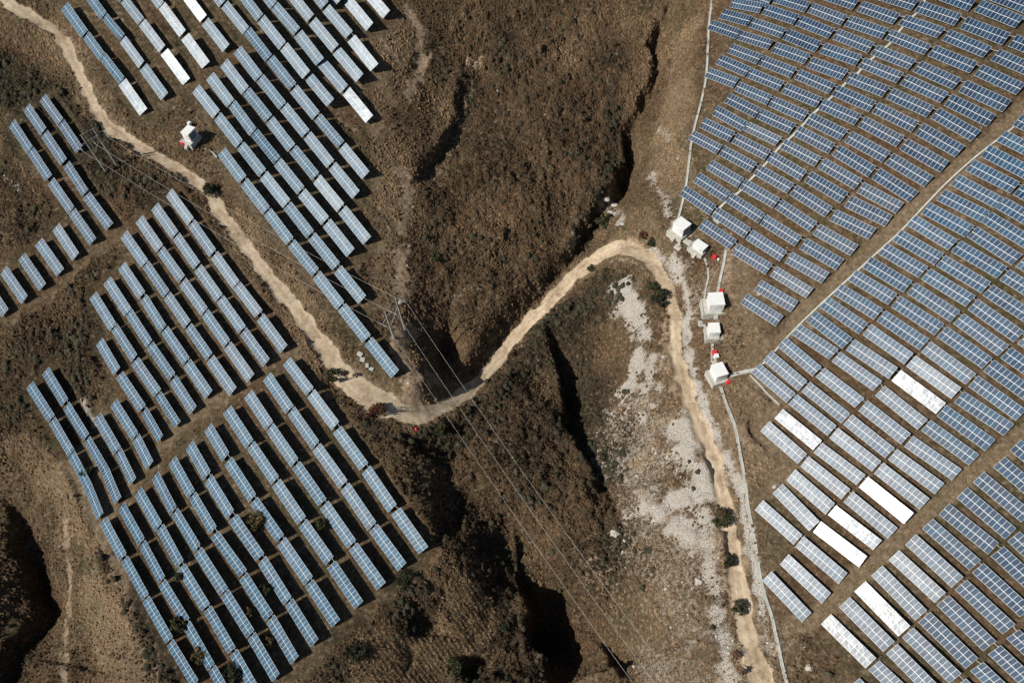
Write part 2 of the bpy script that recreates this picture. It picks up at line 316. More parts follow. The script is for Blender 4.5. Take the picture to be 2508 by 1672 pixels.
def gd(pts):
    p = np.atleast_2d(np.asarray(pts, float))[:, :2]*KD; z = np.full(len(p), 5.0)
    for _ in range(60):
        q = at(p, z); inside = (q[:,0]>X0+1)&(q[:,0]<X1-1)&(q[:,1]>Y0+1)&(q[:,1]<Y1-1)
        z = .65*z + .35*np.where(inside, bil(ZB, q[:,0], q[:,1]), macro(q[:,0], q[:,1]))
    return at(p, z)
for pts, dr, run in GULLIES:
    wp = gd(pts); sp = smooth_line(np.hstack([wp[:,:2], np.array(dr,float)[:,None]]), 4)
    sl, d, sg, tt = seg_field(sp, run*2.2)
    jit = fbm(XX[sl], YY[sl], 9, 91, 4)*3.0
    flip = -1.0 if pts[-1][1] > pts[0][1]+60 else 1.0
    s_ = d*sg*flip + jit
    k = np.clip(tt.astype(int), 0, len(sp)-2); fr = tt-k
    D = sp[k,2]*(1-fr)+sp[k+1,2]*fr
    endf = 1-sstep(0, run*.6, np.where((tt<=0)|(tt>=len(sp)-1), d, 0))
    prof = sstep(-1.2, 1.4, s_)*(1-sstep(run*.25, run*1.6, s_))
    D = D*(1+.7*fbm(XX[sl], YY[sl], 16, 93, 2))
    ZZ[sl] -= np.maximum(D,0)*prof*endf*(1-TM[sl]*.85)
    if max(dr) > 4: ZZ[sl] -= .45*np.maximum(D,0)*np.exp(-(d/(run*1.0))**2)*endf*(1-TW[sl])
ZB = .5*ZB+.5*ZZ
# road bench
ROAD = [(8,-8,28),(45,25,27),(95,48,26),(135,78,22),(160,125,21),(185,178,21),(212,230,21),(240,280,24),(290,318,28),(350,352,28),(400,382,26),(445,412,24),(480,445,24),(505,487,26),(545,540,26),(595,603,26),(640,663,27),(690,724,28),(733,783,30),(768,830,36),(808,882,48),(860,918,52),(915,943,42),(970,950,33),(1028,928,32),(1080,893,32),(1128,843,30),(1170,788,30),(1212,740,30),(1262,693,30),(1310,643,30),(1350,605,32),(1392,578,38),(1436,566,42),(1478,585,40),(1510,618,30),(1534,660,25),(1547,710,23),(1552,760,22),(1556,820,24),(1570,880,26),(1594,940,26),(1617,1000,26),(1638,1060,26),(1658,1130,26),(1672,1200,27),(1687,1290,28),(1702,1370,29),(1716,1450,30),(1738,1530,36),(1757,1600,38)]
r_ = smooth_line(np.array(ROAD, float), 4); rp = r_[:, :2]*KD
ker = np.hanning(23)[1:-1]; ker /= ker.sum()
mzs = gd(r_[:, :2])[:,2]
for _ in range(12):                          # level the road along its own length, keeping its course
    q = at(rp, mzs); inside = (q[:,0]>X0+1)&(q[:,0]<X1-1)&(q[:,1]>Y0+1)&(q[:,1]<Y1-1)
    zz_ = np.where(inside, bil(ZZ, q[:,0], q[:,1]), macro(q[:,0], q[:,1])); mzs = .5*mzs+.5*np.convolve(np.pad(zz_, 10, 'edge'), ker, 'valid')
q = at(rp, mzs); rs = np.hstack([q[:, :2], r_[:,2:3]*KD*.128/2])
MX = {}
for k in ('road','scree','rut','tan','dark','stub','bare','green','ever'): MX[k] = np.zeros(XX.shape, np.float32)
sl, d, sg, tt = seg_field(rs, 14)
k = np.clip(tt.astype(int), 0, len(rs)-2); fr = tt-k
hw = rs[k,2]*(1-fr)+rs[k+1,2]*fr; rz = mzs[k]*(1-fr)+mzs[k+1]*fr
edge = d + fbm(XX[sl], YY[sl], 3.0, 31, 4)*1.3 - hw*1.0
wgt = 1-sstep(-.3, 4.5, d-hw)
MX['road'][sl] = np.maximum(MX['road'][sl], 1-sstep(-.5, .45, edge))
tr = np.minimum(np.abs(d-.85), 9)
ZZ[sl] = ZZ[sl]*(1-wgt) + (rz-.35)*wgt - .10*np.exp(-(tr/.22)**2)*(d<hw)
MX['rut'][sl] = np.exp(-((d-.80-.25*fbm(XX[sl],YY[sl],8,8,2))/.28)**2)*(d<hw*1.05)
MX['tan'][sl] = np.maximum(MX['tan'][sl], .75*(1-sstep(0, 3.2, edge+fbm(XX[sl],YY[sl],5,33,3)*2.5)))
# ------------------------------------------------------------------ ground cover masks: strokes (sheet px, width px, strength)
def stroke(kind, pts, wpx, v=1.0, rough=.8):
    wp = gd(pts)[:, :2]
    if len(wp) > 2: wp = smooth_line(wp, 3)
    hw = wpx*KD*.115/2
    sl, d, _, _ = seg_field(wp if len(wp)>1 else np.vstack([wp,wp+.01]), hw*2.2+4)
    n = fbm(XX[sl], YY[sl], max(hw*1.3, 2), 57+len(kind), 4)
    m = v*(1-sstep(hw*(.0 if kind=='scree' else .55), hw*1.35+.3, d + n*hw*rough*1.6))
    MX[kind][sl] = np.maximum(MX[kind][sl], m)
S = stroke
# pale scree and rock below and beside the right-hand road
S('scree', [(1432,655),(1448,700),(1470,730),(1480,755)], 46, .81, 1.0)
S('scree', [(1470,800),(1455,850),(1440,890),(1425,930)], 34, .68, 1.3)
S('scree', [(1500,830),(1480,900),(1450,930)], 26, .51, 1.4)
S('scree', [(1490,920),(1530,950),(1560,1000),(1575,1050)], 44, .68, 1.3)
S('scree', [(1560,1030),(1590,1070),(1610,1120)], 52, .77, 1.1)
S('scree', [(1480,1178),(1530,1165),(1580,1165),(1605,1200)], 50, .77, 1.2)
S('scree', [(1560,1200),(1590,1235)], 46, .68, 1.2)
S('scree', [(1605,1230),(1625,1290),(1640,1370),(1655,1450),(1672,1530),(1690,1590)], 38, .53, .9)
S('scree', [(1490,400),(1512,440),(1535,480),(1555,520)], 18, .47, 1.0)
S('scree', [(1385,452),(1410,470),(1430,490)], 34, .51, 1.6)
S('scree', [(1500,560),(1530,590),(1562,640)], 14, .51, .9)
S('scree', [(1322,535),(1312,560)], 12, .42, 1.5)
S('scree', [(1435,1090),(1450,1120),(1480,1150)], 10, .34, 1.5)
S('scree', [(1515,285),(1530,305),(1535,325)], 9, .42, 1.2)
S('bare', [(1530,700),(1548,800),(1570,900),(1605,1000),(1640,1090),(1660,1180),(1685,1300),(1710,1430),(1735,1540)], 40, .7, .8)
S('scree', [(1545,585),(1572,640),(1582,700),(1578,760),(1585,820),(1600,880),(1630,960),(1660,1030),(1690,1090),(1708,1160),(1722,1240),(1738,1330),(1752,1400)], 13, .85, 1.2)
S('scree', [(1752,1400),(1770,1480),(1795,1568)], 22, .30, 1.2)
S('scree', [(1040,690),(1060,680)], 5, .26, 1.5)
S('scree', [(198,925),(205,950),(215,970)], 14, .42, 1.5)
S('scree', [(0,405),(20,415),(40,430)], 12, .51, 1.2)
S('tan', [(1590,60),(1560,160),(1540,280),(1555,400)], 70, .6, .6)
S('tan', [(1470,520),(1560,700),(1590,850),(1640,1000),(1700,1200),(1760,1400)], 90, .55, .6)
S('scree', [(1450,960),(1500,1040),(1540,1120)], 120, .27, 1.5)
S('scree', [(1490,1260),(1560,1350),(1600,1450),(1600,1540)], 150, .19, 1.6)
S('scree', [(1555,560),(1600,700)], 50, .21, 1.5)
S('scree', [(1600,1100),(1615,1180),(1620,1230)], 30, .64, 1.2)
# bare pale soil
for pts, wd, v in [
 ([(930,20),(960,60),(970,110),(960,160),(945,200),(935,225)], 26, .85),
 ([(880,95),(905,130),(925,150)], 12, .7), ([(985,130),(1015,110)], 8,.5),
 ([(920,380),(935,440),(930,500),(925,560),(920,640),(925,680)], 26, .7),
 ([(918,590),(922,640),(928,670)], 30, .8),
 ([(930,760),(940,830),(945,890),(935,920)], 48, .75), ([(1000,850),(985,880)], 24, .7),
 ([(1085,150),(1100,145)], 26, .9), ([(1078,190),(1060,260),(1040,330),(1010,380),(990,410)], 18, .55),
 ([(810,860),(840,900),(880,925)], 30, .7), ([(1400,600),(1440,600),(1460,612)], 12, .6),
 ([(1440,545),(1470,560)], 26, .8), ([(1660,530),(1680,570),(1665,620),(1680,680)], 16, .65),
 ([(1600,480),(1620,500)], 20, .5), ([(820,190),(835,230),(850,262)], 14, .6), ([(780,275),(810,300)], 14, .6),
 ([(250,20),(290,50),(140,20)], 10, .5), ([(140,70),(190,120),(200,140)], 22, .45),
 ([(225,215),(245,270),(275,290),(320,330)], 22, .5), ([(700,740),(740,790),(770,830)], 14, .5),
 ([(1045,680),(1080,662),(1110,655)], 10, .5),
 ([(1620,20),(1600,60),(1560,110),(1540,170)], 9, .4), ([(1620,600),(1700,700),(1740,720)], 10, .3)]:
    S('bare', pts, wd, v, 1.3)
# straw tracks between the table blocks
S('tan', [(2380,225),(2300,300),(2200,395),(2100,480),(2000,575),(1900,670),(1830,745),(1790,790)], 40, .95, .6)
S('tan', [(2380,985),(2250,1080),(2150,1160),(2050,1245),(1960,1330),(1880,1410),(1800,1440)], 36, .9, .6)
S('tan', [(640,820),(560,870),(500,920),(420,970),(350,1050),(300,1130)], 42, .7, .7)
S('tan', [(700,800),(640,820)], 40, .6, .7)
S('tan', [(270,540),(200,600),(130,660),(50,720),(0,745)], 34, .45, .8)
S('tan', [(880,130),(870,260),(880,380),(900,480),(880,600),(890,700)], 62, .65, .7)
S('tan', [(950,50),(900,150),(930,260),(940,330)], 70, .45, .7)
S('tan', [(500,200),(460,300),(520,400),(580,500),(680,620),(740,720)], 55, .65, .7)
S('tan', [(1660,650),(1700,800),(1720,950),(1760,1050)], 130, .85, .5)
S('tan', [(1720,1100),(1760,1200),(1740,1300)], 70, .35, .8)
S('tan', [(1560,200),(1540,300),(1560,420)], 80, .75, .5)
S('tan', [(180,1080),(200,1180),(230,1300),(250,1420),(300,1560)], 115, .95, .5)
S('bare', [(150,1180),(160,1300),(158,1400),(150,1500),(148,1568)], 12, .7, 1.2)
S('bare', [(190,1080),(198,1130)], 14, .7, 1)
S('tan', [(40,1000),(110,1090),(160,1200)], 70, .75, .8)
S('tan', [(0,1380),(20,1300)], 50, .35, .8)
S('tan', [(140,1500),(150,1568)], 12, .8, .8)
S('tan', [(1500,1320),(1560,1400),(1560,1500)], 170, .5, .7)
S('tan', [(1560,1000),(1500,1080)], 90, .3, .8)
S('tan', [(1780,1480),(1850,1530)], 60, .4, .8)
S('tan', [(30,60),(40,90)], 50, .4, .8)
S('tan', [(700,1560),(850,1400),(960,1270)], 50, .3, .8)
# corn stubble terrace at the bottom
S('stub', [(840,1575),(900,1530),(960,1490),(1030,1450),(1075,1410)], 95, .9, .9)
S('stub', [(960,1560),(1010,1500),(1050,1460)], 70, 1.0, .5)
S('stub', [(170,1150+330),(290,1530)], 10, .4, .8)
# dark brush
S('dark', [(1150,0),(1200,150),(1230,300),(1180,420),(1130,560)], 330, .9, .3)
S('dark', [(1180,420),(1060,560),(1050,640)], 150, .9, .4)
S('dark', [(1350,0),(1380,150),(1350,300),(1300,400)], 160, .85, .4)
S('dark', [(1200,820),(1250,950),(1270,1100),(1280,1250),(1280,1400)], 230, .9, .4)
S('dark', [(1100,1000),(1120,1150),(1130,1300),(1180,1500)], 170, .85, .4)
S('dark', [(1330,720),(1360,800),(1380,900),(1400,1010)], 100, .9, .5)
S('dark', [(1400,640),(1360,660)], 50, .9, .5)
S('dark', [(1400,1200),(1440,1300)], 80, .5, .7)
S('dark', [(20,150),(90,230),(160,320),(260,370),(330,420),(370,440)], 110, .9, .5)
S('dark', [(30,430),(80,500),(60,560)], 90, .8, .5)
S('dark', [(330,420),(400,440),(470,470)], 60, .6, .6)
S('dark', [(200,680),(130,760),(150,850),(60,900),(40,960)], 170, .8, .5)
S('dark', [(110,880),(180,1030),(210,1150),(260,1260),(340,1420),(400,1568)], 70, .9, .5)
S('dark', [(950,1150),(980,1250),(1000,1350),(900,1400),(820,1500)], 80, .7, .6)
S('dark', [(1000,1200),(1080,1300),(1110,1420),(1130,1540)], 90, .8, .5)
S('dark', [(60,1300),(60,1420),(20,1540)], 90, .8, .5)
S('dark', [(830,930),(900,980),(960,1030)], 60, .7, .6)
S('dark', [(1545,780),(1560,860),(1588,930),(1610,1000),(1632,1070),(1645,1130),(1655,1200)], 16, .9, .6)
S('dark', [(1520,1010),(1540,1060),(1560,1100)], 22, .8, 1.2)
S('dark', [(1660,1230),(1672,1330),(1690,1430),(1700,1530)], 18, .9, .6)
S('dark', [(690,740),(730,830)], 20, .6, .6)
S('dark', [(1490,660),(1525,700),(1530,760)], 34, .8, .6)
S('dark', [(990,430),(970,560),(960,680)], 60, .5, .6)
S('dark', [(1500,60),(1520,150),(1500,250)], 60, .7, .5)
S('green', [(40,120),(120,260),(250,360)], 150, .35, .8)
S('green', [(60,900),(120,1000),(60,1080)], 120, .35, .8)
for pts, wd, v in [([(1420,640),(1360,680),(1300,740),(1230,820),(1150,900),(1070,950)], 90, 1), ([(1300,760),(1330,860),(1350,960),(1390,1060)], 110, 1), ([(1180,900),(1210,1010),(1230,1100)], 120, .7),
    ([(10,160),(80,220),(150,300),(230,370),(330,430)], 120, 1), ([(40,300),(20,400),(60,520)], 60, .8), ([(150,480),(100,560)], 50, .6), ([(180,760),(150,830),(60,880),(30,960)], 120, .8),
    ([(170,900),(190,1010),(215,1130),(240,1240),(310,1380),(380,1520)], 60, 1), ([(900,980),(1000,1010),(1060,1000)], 70, .9), ([(1090,170),(1070,260),(1040,340)], 36, .7), ([(1010,430),(990,540),(960,640)], 40, .7),
    ([(1150,60),(1180,120)], 60, .6), ([(1400,200),(1420,330),(1380,430),(1320,520)], 50, .9), ([(1130,1260),(1170,1330),(1190,1450),(1220,1560)], 70, .9), ([(940,1300),(960,1360),(900,1420),(800,1500)], 80, .8), ([(1040,1520),(1090,1560)], 50, .8),
    ([(700,720),(740,800),(770,860)], 24, .9), ([(455,470),(520,560)], 24, .7), ([(380,60),(410,90)], 30, .7), ([(1400,1210),(1450,1300),(1480,1450)], 70, .5)]:
    S('ever', pts, wd, v, 1.0)
# green tinge between some rows
for p in [(1700,300),(1900,480),(1950,560),(2250,560),(2300,640),(2260,830),(1870,260),(400,60),(190,1290),(40,1350),(190,1400),(1390,515),(90,1010)]:
    S('green', [p,(p[0]+20,p[1]+14)], 60, .5, 1.0)
# ------------------------------------------------------------------ micro relief
calm = np.clip(MX['road']*1.0 + TM*.85, 0, 1)
brushy = np.clip(.45+.75*MX['dark']-.3*MX['tan']-.3*MX['stub'], .15, 1.2)
micro = (np.abs(fbm(XX, YY, 2.4, 11, 2))*1.8+np.abs(fbm(XX, YY, 4.2, 12, 2))*1.4)*brushy + fbm(XX, YY, 9, 21, 3)*1.1
ra_ = math.radians(38); ru = XX*math.cos(ra_)+YY*math.sin(ra_); rv = -XX*math.sin(ra_)+YY*math.cos(ra_)
RW = 1-sstep(3,9,np.where(MX['road']>0,0,9))
micro += (1-TW)*(-np.abs(fbm(ru/3.6, rv, 11, 61, 3)))*3.2*(.35+.65*MX['dark'])
ra_ = math.radians(-58); ru = XX*math.cos(ra_)+YY*math.sin(ra_); rv = -XX*math.sin(ra_)+YY*math.cos(ra_)
SX = np.exp(-(((XX-gd([(1520,1080)])[0,0])/26)**2+((YY-gd([(1520,1080)])[0,1])/38)**2))
micro += SX*np.abs(fbm(ru/5, rv, 6, 62, 3))*3.5
MX['bare'] = np.maximum(MX['bare'], (SX*.9*sstep(.28,.5,np.abs(fbm(ru/5, rv, 6, 62, 3)))).astype(np.float32))
micro += MX['scree']*(fbm(XX, YY, 1.8, 71, 2)*1.2)
U_ = (XX*.56+YY*-.83); W_ = (XX*.83+YY*.56)
micro += MX['stub']*np.sin((W_+U_*.25)*2*math.pi/1.5)*.14
TMs = np.clip(TM,0,1)
ZZ += micro*(1-calm) - .25*TMs*(0.3)
ZZ += MX['road']*fbm(XX, YY, 1.5, 44, 2)*.10
# ------------------------------------------------------------------ helpers
def mesh_np(name, V, Fc, mat, smooth=False, parent=None, attrs=None, fmat=None):
    V = np.asarray(V, np.float32); me = bpy.data.meshes.new(name)
    if isinstance(Fc, np.ndarray):
        n = Fc.shape[1]; me.vertices.add(len(V)); me.vertices.foreach_set('co', V.ravel())
        me.loops.add(Fc.size); me.loops.foreach_set('vertex_index', Fc.astype(np.int32).ravel())
        me.polygons.add(len(Fc)); me.polygons.foreach_set('loop_start', np.arange(0, Fc.size, n, dtype=np.int32))
        me.polygons.foreach_set('loop_total', np.full(len(Fc), n, np.int32))
        me.update(calc_edges=True)
    else:
        me.from_pydata([tuple(map(float, v)) for v in V], [], [tuple(f) for f in Fc])
    for m in (mat if isinstance(mat, (list,tuple)) else [mat]): me.materials.append(m)
    if fmat is not None: me.polygons.foreach_set('material_index', np.asarray(fmat, np.int32))
    if smooth: me.polygons.foreach_set('use_smooth', np.ones(len(me.polygons), bool))
    for k, (dom, arr) in (attrs or {}).items():
        a = me.attributes.new(k, 'FLOAT', dom); a.data.foreach_set('value', np.asarray(arr, np.float32).ravel())
    o = bpy.data.objects.new(name, me); C.collection.objects.link(o)
    if parent: o.parent = parent
    return o
def tag(o, label=None, cat=None, group=None, kind=None):
    if label: o['label'] = label
    if cat: o['category'] = cat
    if group: o['group'] = group
    if kind: o['kind'] = kind
    return o
def empty(name, loc, rz=0.0):
    o = bpy.data.objects.new(name, None); C.collection.objects.link(o); o.location = loc; o.rotation_euler = (0,0,rz)
    o.empty_display_size = .3; return o
class MB:
    def __init__(s): s.v = []; s.f = []; s.m = []
    def add(s, V, Fs, mi=0):
        n = len(s.v); s.v += [tuple(map(float,p)) for p in V]; s.f += [tuple(i+n for i in f) for f in Fs]; s.m += [mi]*len(Fs)
    def box(s, c, sz, mi=0, rz=0.0, taper=1.0):
        x,y,z = [q/2 for q in sz]; ca,sa = math.cos(rz),math.sin(rz); V = []
        for k,(a,b,c_) in enumerate([(-x,-y,-z),(x,-y,-z),(x,y,-z),(-x,y,-z),(-x,-y,z),(x,-y,z),(x,y,z),(-x,y,z)]):
            if k>3: a*=taper; b*=taper
            V.append((c[0]+a*ca-b*sa, c[1]+a*sa+b*ca, c[2]+c_))
        s.add(V, [(0,3,2,1),(4,5,6,7),(0,1,5,4),(1,2,6,5),(2,3,7,6),(3,0,4,7)], mi)
    def bar(s, p, q, r, mi=0, n=6, r2=None):
        p = np.array(p,float); q = np.array(q,float); d = q-p; L = np.linalg.norm(d)
        if L < 1e-6: return
        d /= L; a = np.cross(d, [0,0,1.0]); 
        if np.linalg.norm(a) < 1e-3: a = np.cross(d, [0,1.0,0])
        a /= np.linalg.norm(a); b = np.cross(d, a); r2 = r if r2 is None else r2; V = []
        for c_, rr in ((p,r),(q,r2)):
            for k in range(n):
                t = 2*math.pi*k/n; V.append(c_+rr*(math.cos(t)*a+math.sin(t)*b))
        Fs = [(k,(k+1)%n,n+(k+1)%n,n+k) for k in range(n)]+[tuple(range(n))[::-1], tuple(range(n,2*n))]
        s.add(V, Fs, mi)
    def build(s, name, mat, parent=None, smooth=False):
        return mesh_np(name, s.v, s.f, mat, smooth, parent, fmat=s.m)
# ------------------------------------------------------------------ materials
def new_mat(name):
    m = bpy.data.materials.new(name); m.use_nodes = True; return m, m.node_tree.nodes, m.node_tree.links, m.node_tree.nodes["Principled BSDF"]
def N(nodes, t, **kw):
    n = nodes.new(t)
    for k, v in kw.items(): setattr(n, k, v)
    return n
def noise_n(nodes, links, coord, scale, detail=4, rough=.6, dist=0.0):
    n = N(nodes, 'ShaderNodeTexNoise'); n.inputs['Scale'].default_value = scale; n.inputs['Detail'].default_value = detail
    n.inputs['Roughness'].default_value = rough; n.inputs['Distortion'].default_value = dist
    links.new(coord, n.inputs['Vector']); return n
def ramp(nodes, links, fac, stops):
    r = N(nodes, 'ShaderNodeValToRGB'); e = r.color_ramp.elements
    while len(e) < len(stops): e.new(.5)
    for i, (p, c) in enumerate(stops): e[i].position = p; e[i].color = (*c, 1)
    links.new(fac, r.inputs[0]); return r
def mixc(nodes, links, fac, a, b, mode='MIX'):
    m = N(nodes, 'ShaderNodeMix', data_type='RGBA', blend_type=mode)
    if hasattr(fac, 'links') or hasattr(fac, 'is_output'): links.new(fac, m.inputs[0])
    else: m.inputs[0].default_value = fac
    for s_, q in ((6, a), (7, b)):
        if isinstance(q, tuple): m.inputs[s_].default_value = (*q, 1)
        else: links.new(q, m.inputs[s_])
    return m.outputs[2]
def mathn(nodes, links, op, a, b=None, clamp=False):
    m = N(nodes, 'ShaderNodeMath', operation=op); m.use_clamp = clamp
    for i, q in enumerate((a, b)):
        if q is None: continue
        if isinstance(q, (int, float)): m.inputs[i].default_value = q
        else: links.new(q, m.inputs[i])
    return m.outputs[0]
def simple_mat(name, col, rough=.8, var=.15, scale=2.0, metal=0.0, bump=.0, col2=None):
    m, n, l, p = new_mat(name); tc = N(n, 'ShaderNodeTexCoord')
    nz = noise_n(n, l, tc.outputs['Object'], scale, 5)
    c2 = col2 or tuple(c*(1-var) for c in col); c1 = tuple(min(c*(1+var*.6),1) for c in col) if not col2 else col
    r = ramp(n, l, nz.outputs[0], [(.35, c2), (.65, c1)])
    l.new(r.outputs[0], p.inputs['Base Color']); p.inputs['Roughness'].default_value = rough; p.inputs['Metallic'].default_value = metal
    if bump:
        b = N(n, 'ShaderNodeBump'); b.inputs['Strength'].default_value = bump; b.inputs['Distance'].default_value = .05
        l.new(nz.outputs[0], b.inputs['Height']); l.new(b.outputs[0], p.inputs['Normal'])
    return m
def ground_mat():
    m, n, l, p = new_mat('ground_cover'); tc = N(n, 'ShaderNodeTexCoord'); co = tc.outputs['Object']
    A = {k: N(n, 'ShaderNodeAttribute', attribute_name=k).outputs['Fac'] for k in MX}
    big = noise_n(n, l, co, .035, 4, .55); mid = noise_n(n, l, co, .22, 5, .65, .4); fine = noise_n(n, l, co, .95, 7, .78, .3); vf = noise_n(n, l, co, 4.5, 4, .7)
    base = ramp(n, l, fine.outputs[0], [(.3, (.036,.025,.014)), (.44, (.105,.073,.044)), (.58, (.195,.140,.086)), (.72, (.34,.25,.165))])
    olive = ramp(n, l, fine.outputs[0], [(.3, (.028,.024,.012)), (.5, (.08,.068,.034)), (.72, (.17,.14,.08))])
    c = mixc(n, l, ramp(n, l, mid.outputs[0], [(.42,(0,0,0)),(.62,(1,1,1))]).outputs[0], base.outputs[0], olive.outputs[0])
    rust = ramp(n, l, fine.outputs[0], [(.3, (.035,.018,.010)), (.5, (.12,.066,.038)), (.75, (.24,.14,.085))])
    c = mixc(n, l, ramp(n, l, big.outputs[0], [(.5,(0,0,0)),(.62,(.55,.55,.55))]).outputs[0], c, rust.outputs[0])
    dk = ramp(n, l, fine.outputs[0], [(.32, (.020,.014,.008)), (.44, (.066,.042,.024)), (.57, (.135,.086,.048)), (.72, (.26,.175,.10))])
    c = mixc(n, l, mathn(n,l,'MULTIPLY',A['dark'],.85), c, dk.outputs[0])
    ev = ramp(n, l, fine.outputs[0], [(.32, (.012,.011,.007)), (.46, (.034,.030,.018)), (.6, (.075,.063,.038)), (.75, (.15,.12,.075))])
    c = mixc(n, l, mathn(n,l,'MULTIPLY',A['ever'],.8), c, ev.outputs[0])
    tan = ramp(n, l, fine.outputs[0], [(.26, (.07,.048,.028)), (.45, (.19,.14,.088)), (.6, (.29,.22,.145)), (.8, (.42,.33,.23))])
    def soft(a, k=.6, lo=.35, hi=.65, src=mid):
        q = mathn(n, l, 'ADD', a, mathn(n, l, 'MULTIPLY', mathn(n, l, 'SUBTRACT', src.outputs[0], .5), k))
        return ramp(n, l, q, [(lo,(0,0,0)),(hi,(1,1,1))]).outputs[0]
    c = mixc(n, l, mathn(n,l,'MULTIPLY',soft(A['tan'], 1.3, .3, .95),.85), c, tan.outputs[0])
    grn = ramp(n, l, fine.outputs[0], [(.3, (.02,.024,.008)), (.6, (.075,.085,.03)), (.8,(.13,.14,.06))])
    c = mixc(n, l, soft(A['green'], 1.2, .3, .9), c, grn.outputs[0])
    stub = ramp(n, l, vf.outputs[0], [(.3, (.09,.055,.028)), (.5, (.30,.20,.105)), (.7, (.50,.36,.20))])
    c = mixc(n, l, soft(A['stub'], .5), c, stub.outputs[0])
    bare = ramp(n, l, fine.outputs[0], [(.3, (.13,.09,.055)), (.46, (.27,.195,.13)), (.6, (.40,.305,.21)), (.78, (.52,.42,.31))])
    c = mixc(n, l, soft(A['bare'], 1.6, .35, .75, fine), c, bare.outputs[0])
    scr = ramp(n, l, vf.outputs[0], [(.3, (.11,.09,.065)), (.44, (.36,.33,.285)), (.58, (.60,.57,.52)), (.72, (.78,.76,.70))])
    cs = mixc(n, l, .5, tan.outputs[0], scr.outputs[0])
    c = mixc(n, l, soft(A['scree'], 2.0, .12, .5, fine), c, cs)
    c = mixc(n, l, soft(A['scree'], 3.0, .42, .62, vf), c, scr.outputs[0])
    rd = ramp(n, l, mathn(n,l,'ADD',mathn(n,l,'MULTIPLY',fine.outputs[0],.6),mathn(n,l,'MULTIPLY',mid.outputs[0],.4)), [(.36, (.19,.14,.09)), (.45, (.36,.28,.19)), (.55, (.47,.38,.265)), (.66, (.60,.50,.38))])
    c = mixc(n, l, soft(A['road'], .35, .4, .6, fine), c, rd.outputs[0])
    c = mixc(n, l, mathn(n,l,'MULTIPLY',A['rut'],.75), c, mixc(n, l, ramp(n,l,mid.outputs[0],[(.4,(0,0,0)),(.6,(1,1,1))]).outputs[0], (.25,.17,.11), (.60,.49,.37)))
    l.new(c, p.inputs['Base Color']); p.inputs['Roughness'].default_value = .95; p.inputs['Specular IOR Level'].default_value = .1
    b = N(n, 'ShaderNodeBump'); b.inputs['Distance'].default_value = .7
    l.new(mathn(n,l,'SUBTRACT',1.0,mathn(n,l,'MULTIPLY',A['road'],.85)), b.inputs['Strength'])
    hh = mathn(n, l, 'ADD', fine.outputs[0], mathn(n, l, 'MULTIPLY', vf.outputs[0], .5))
    l.new(hh, b.inputs['Height']); l.new(b.outputs[0], p.inputs['Normal'])
    return m
M_GROUND = ground_mat()
def panel_mat():
    m, n, l, p = new_mat('solar_glass')
    t = N(n, 'ShaderNodeAttribute', attribute_name='tint').outputs['Fac']; du = N(n, 'ShaderNodeAttribute', attribute_name='dust_sheen').outputs['Fac']
    c = ramp(n, l, t, [(0.0, (.002,.022,.060)), (.3, (.005,.044,.10)), (.65, (.012,.085,.155)), (1.0, (.05,.125,.19))])
    tc = N(n, 'ShaderNodeTexCoord'); nz = noise_n(n, l, tc.outputs['Object'], .9, 4)
    col = mixc(n, l, mathn(n, l, 'MULTIPLY', du, mathn(n,l,'ADD',nz.outputs[0],.2)), c.outputs[0], (.36,.36,.34))  # dust and the painted glare sheen both grey the glass colour
    l.new(col, p.inputs['Base Color'])
    p.inputs['Roughness'].default_value = .42; p.inputs['Specular IOR Level'].default_value = .5
    p.inputs['Coat Weight'].default_value = .35; p.inputs['Coat Roughness'].default_value = .19; p.inputs['Coat IOR'].default_value = 1.45
    n2 = noise_n(n, l, tc.outputs['Object'], .7, 3); bp = N(n, 'ShaderNodeBump'); bp.inputs['Strength'].default_value = 1; bp.inputs['Distance'].default_value = .035
    l.new(n2.outputs[0], bp.inputs['Height']); l.new(bp.outputs[0], p.inputs['Normal']); l.new(bp.outputs[0], p.inputs['Coat Normal'])
    return m
M_PANEL = panel_mat()
M_ALU = simple_mat('aluminium_frame', (.72,.75,.75), .5, .1, 3.0)
M_STEEL = simple_mat('galvanised_steel', (.42,.44,.45), .55, .15, 4.0, .5)
M_WHITE = simple_mat('white_sheet_metal', (.74,.75,.74), .5, .05, 1.2)
M_LOUVRE = simple_mat('dark_louvre', (.12,.14,.17), .6, .2, 8.0)
M_CONC = simple_mat('weathered_concrete', (.46,.45,.40), .9, .22, 1.6, 0, .3)
M_CONC2 = simple_mat('pale_trough_concrete', (.42,.43,.39), .85, .2, .9, 0, .2)
M_RED = simple_mat('red_paint', (.62,.03,.04), .5, .15, 3.0)
M_ROCK = simple_mat('pale_rock', (.44,.41,.36), .95, .3, 3.0, 0, .4)
M_WIRE = simple_mat('wire_aluminium', (.5,.5,.46), .5, .05, 1.0)
M_PORC = simple_mat('white_porcelain', (.55,.57,.56), .3, .05, 4.0)
M_BARK = simple_mat('bark', (.10,.075,.05), .95, .3, 5.0)
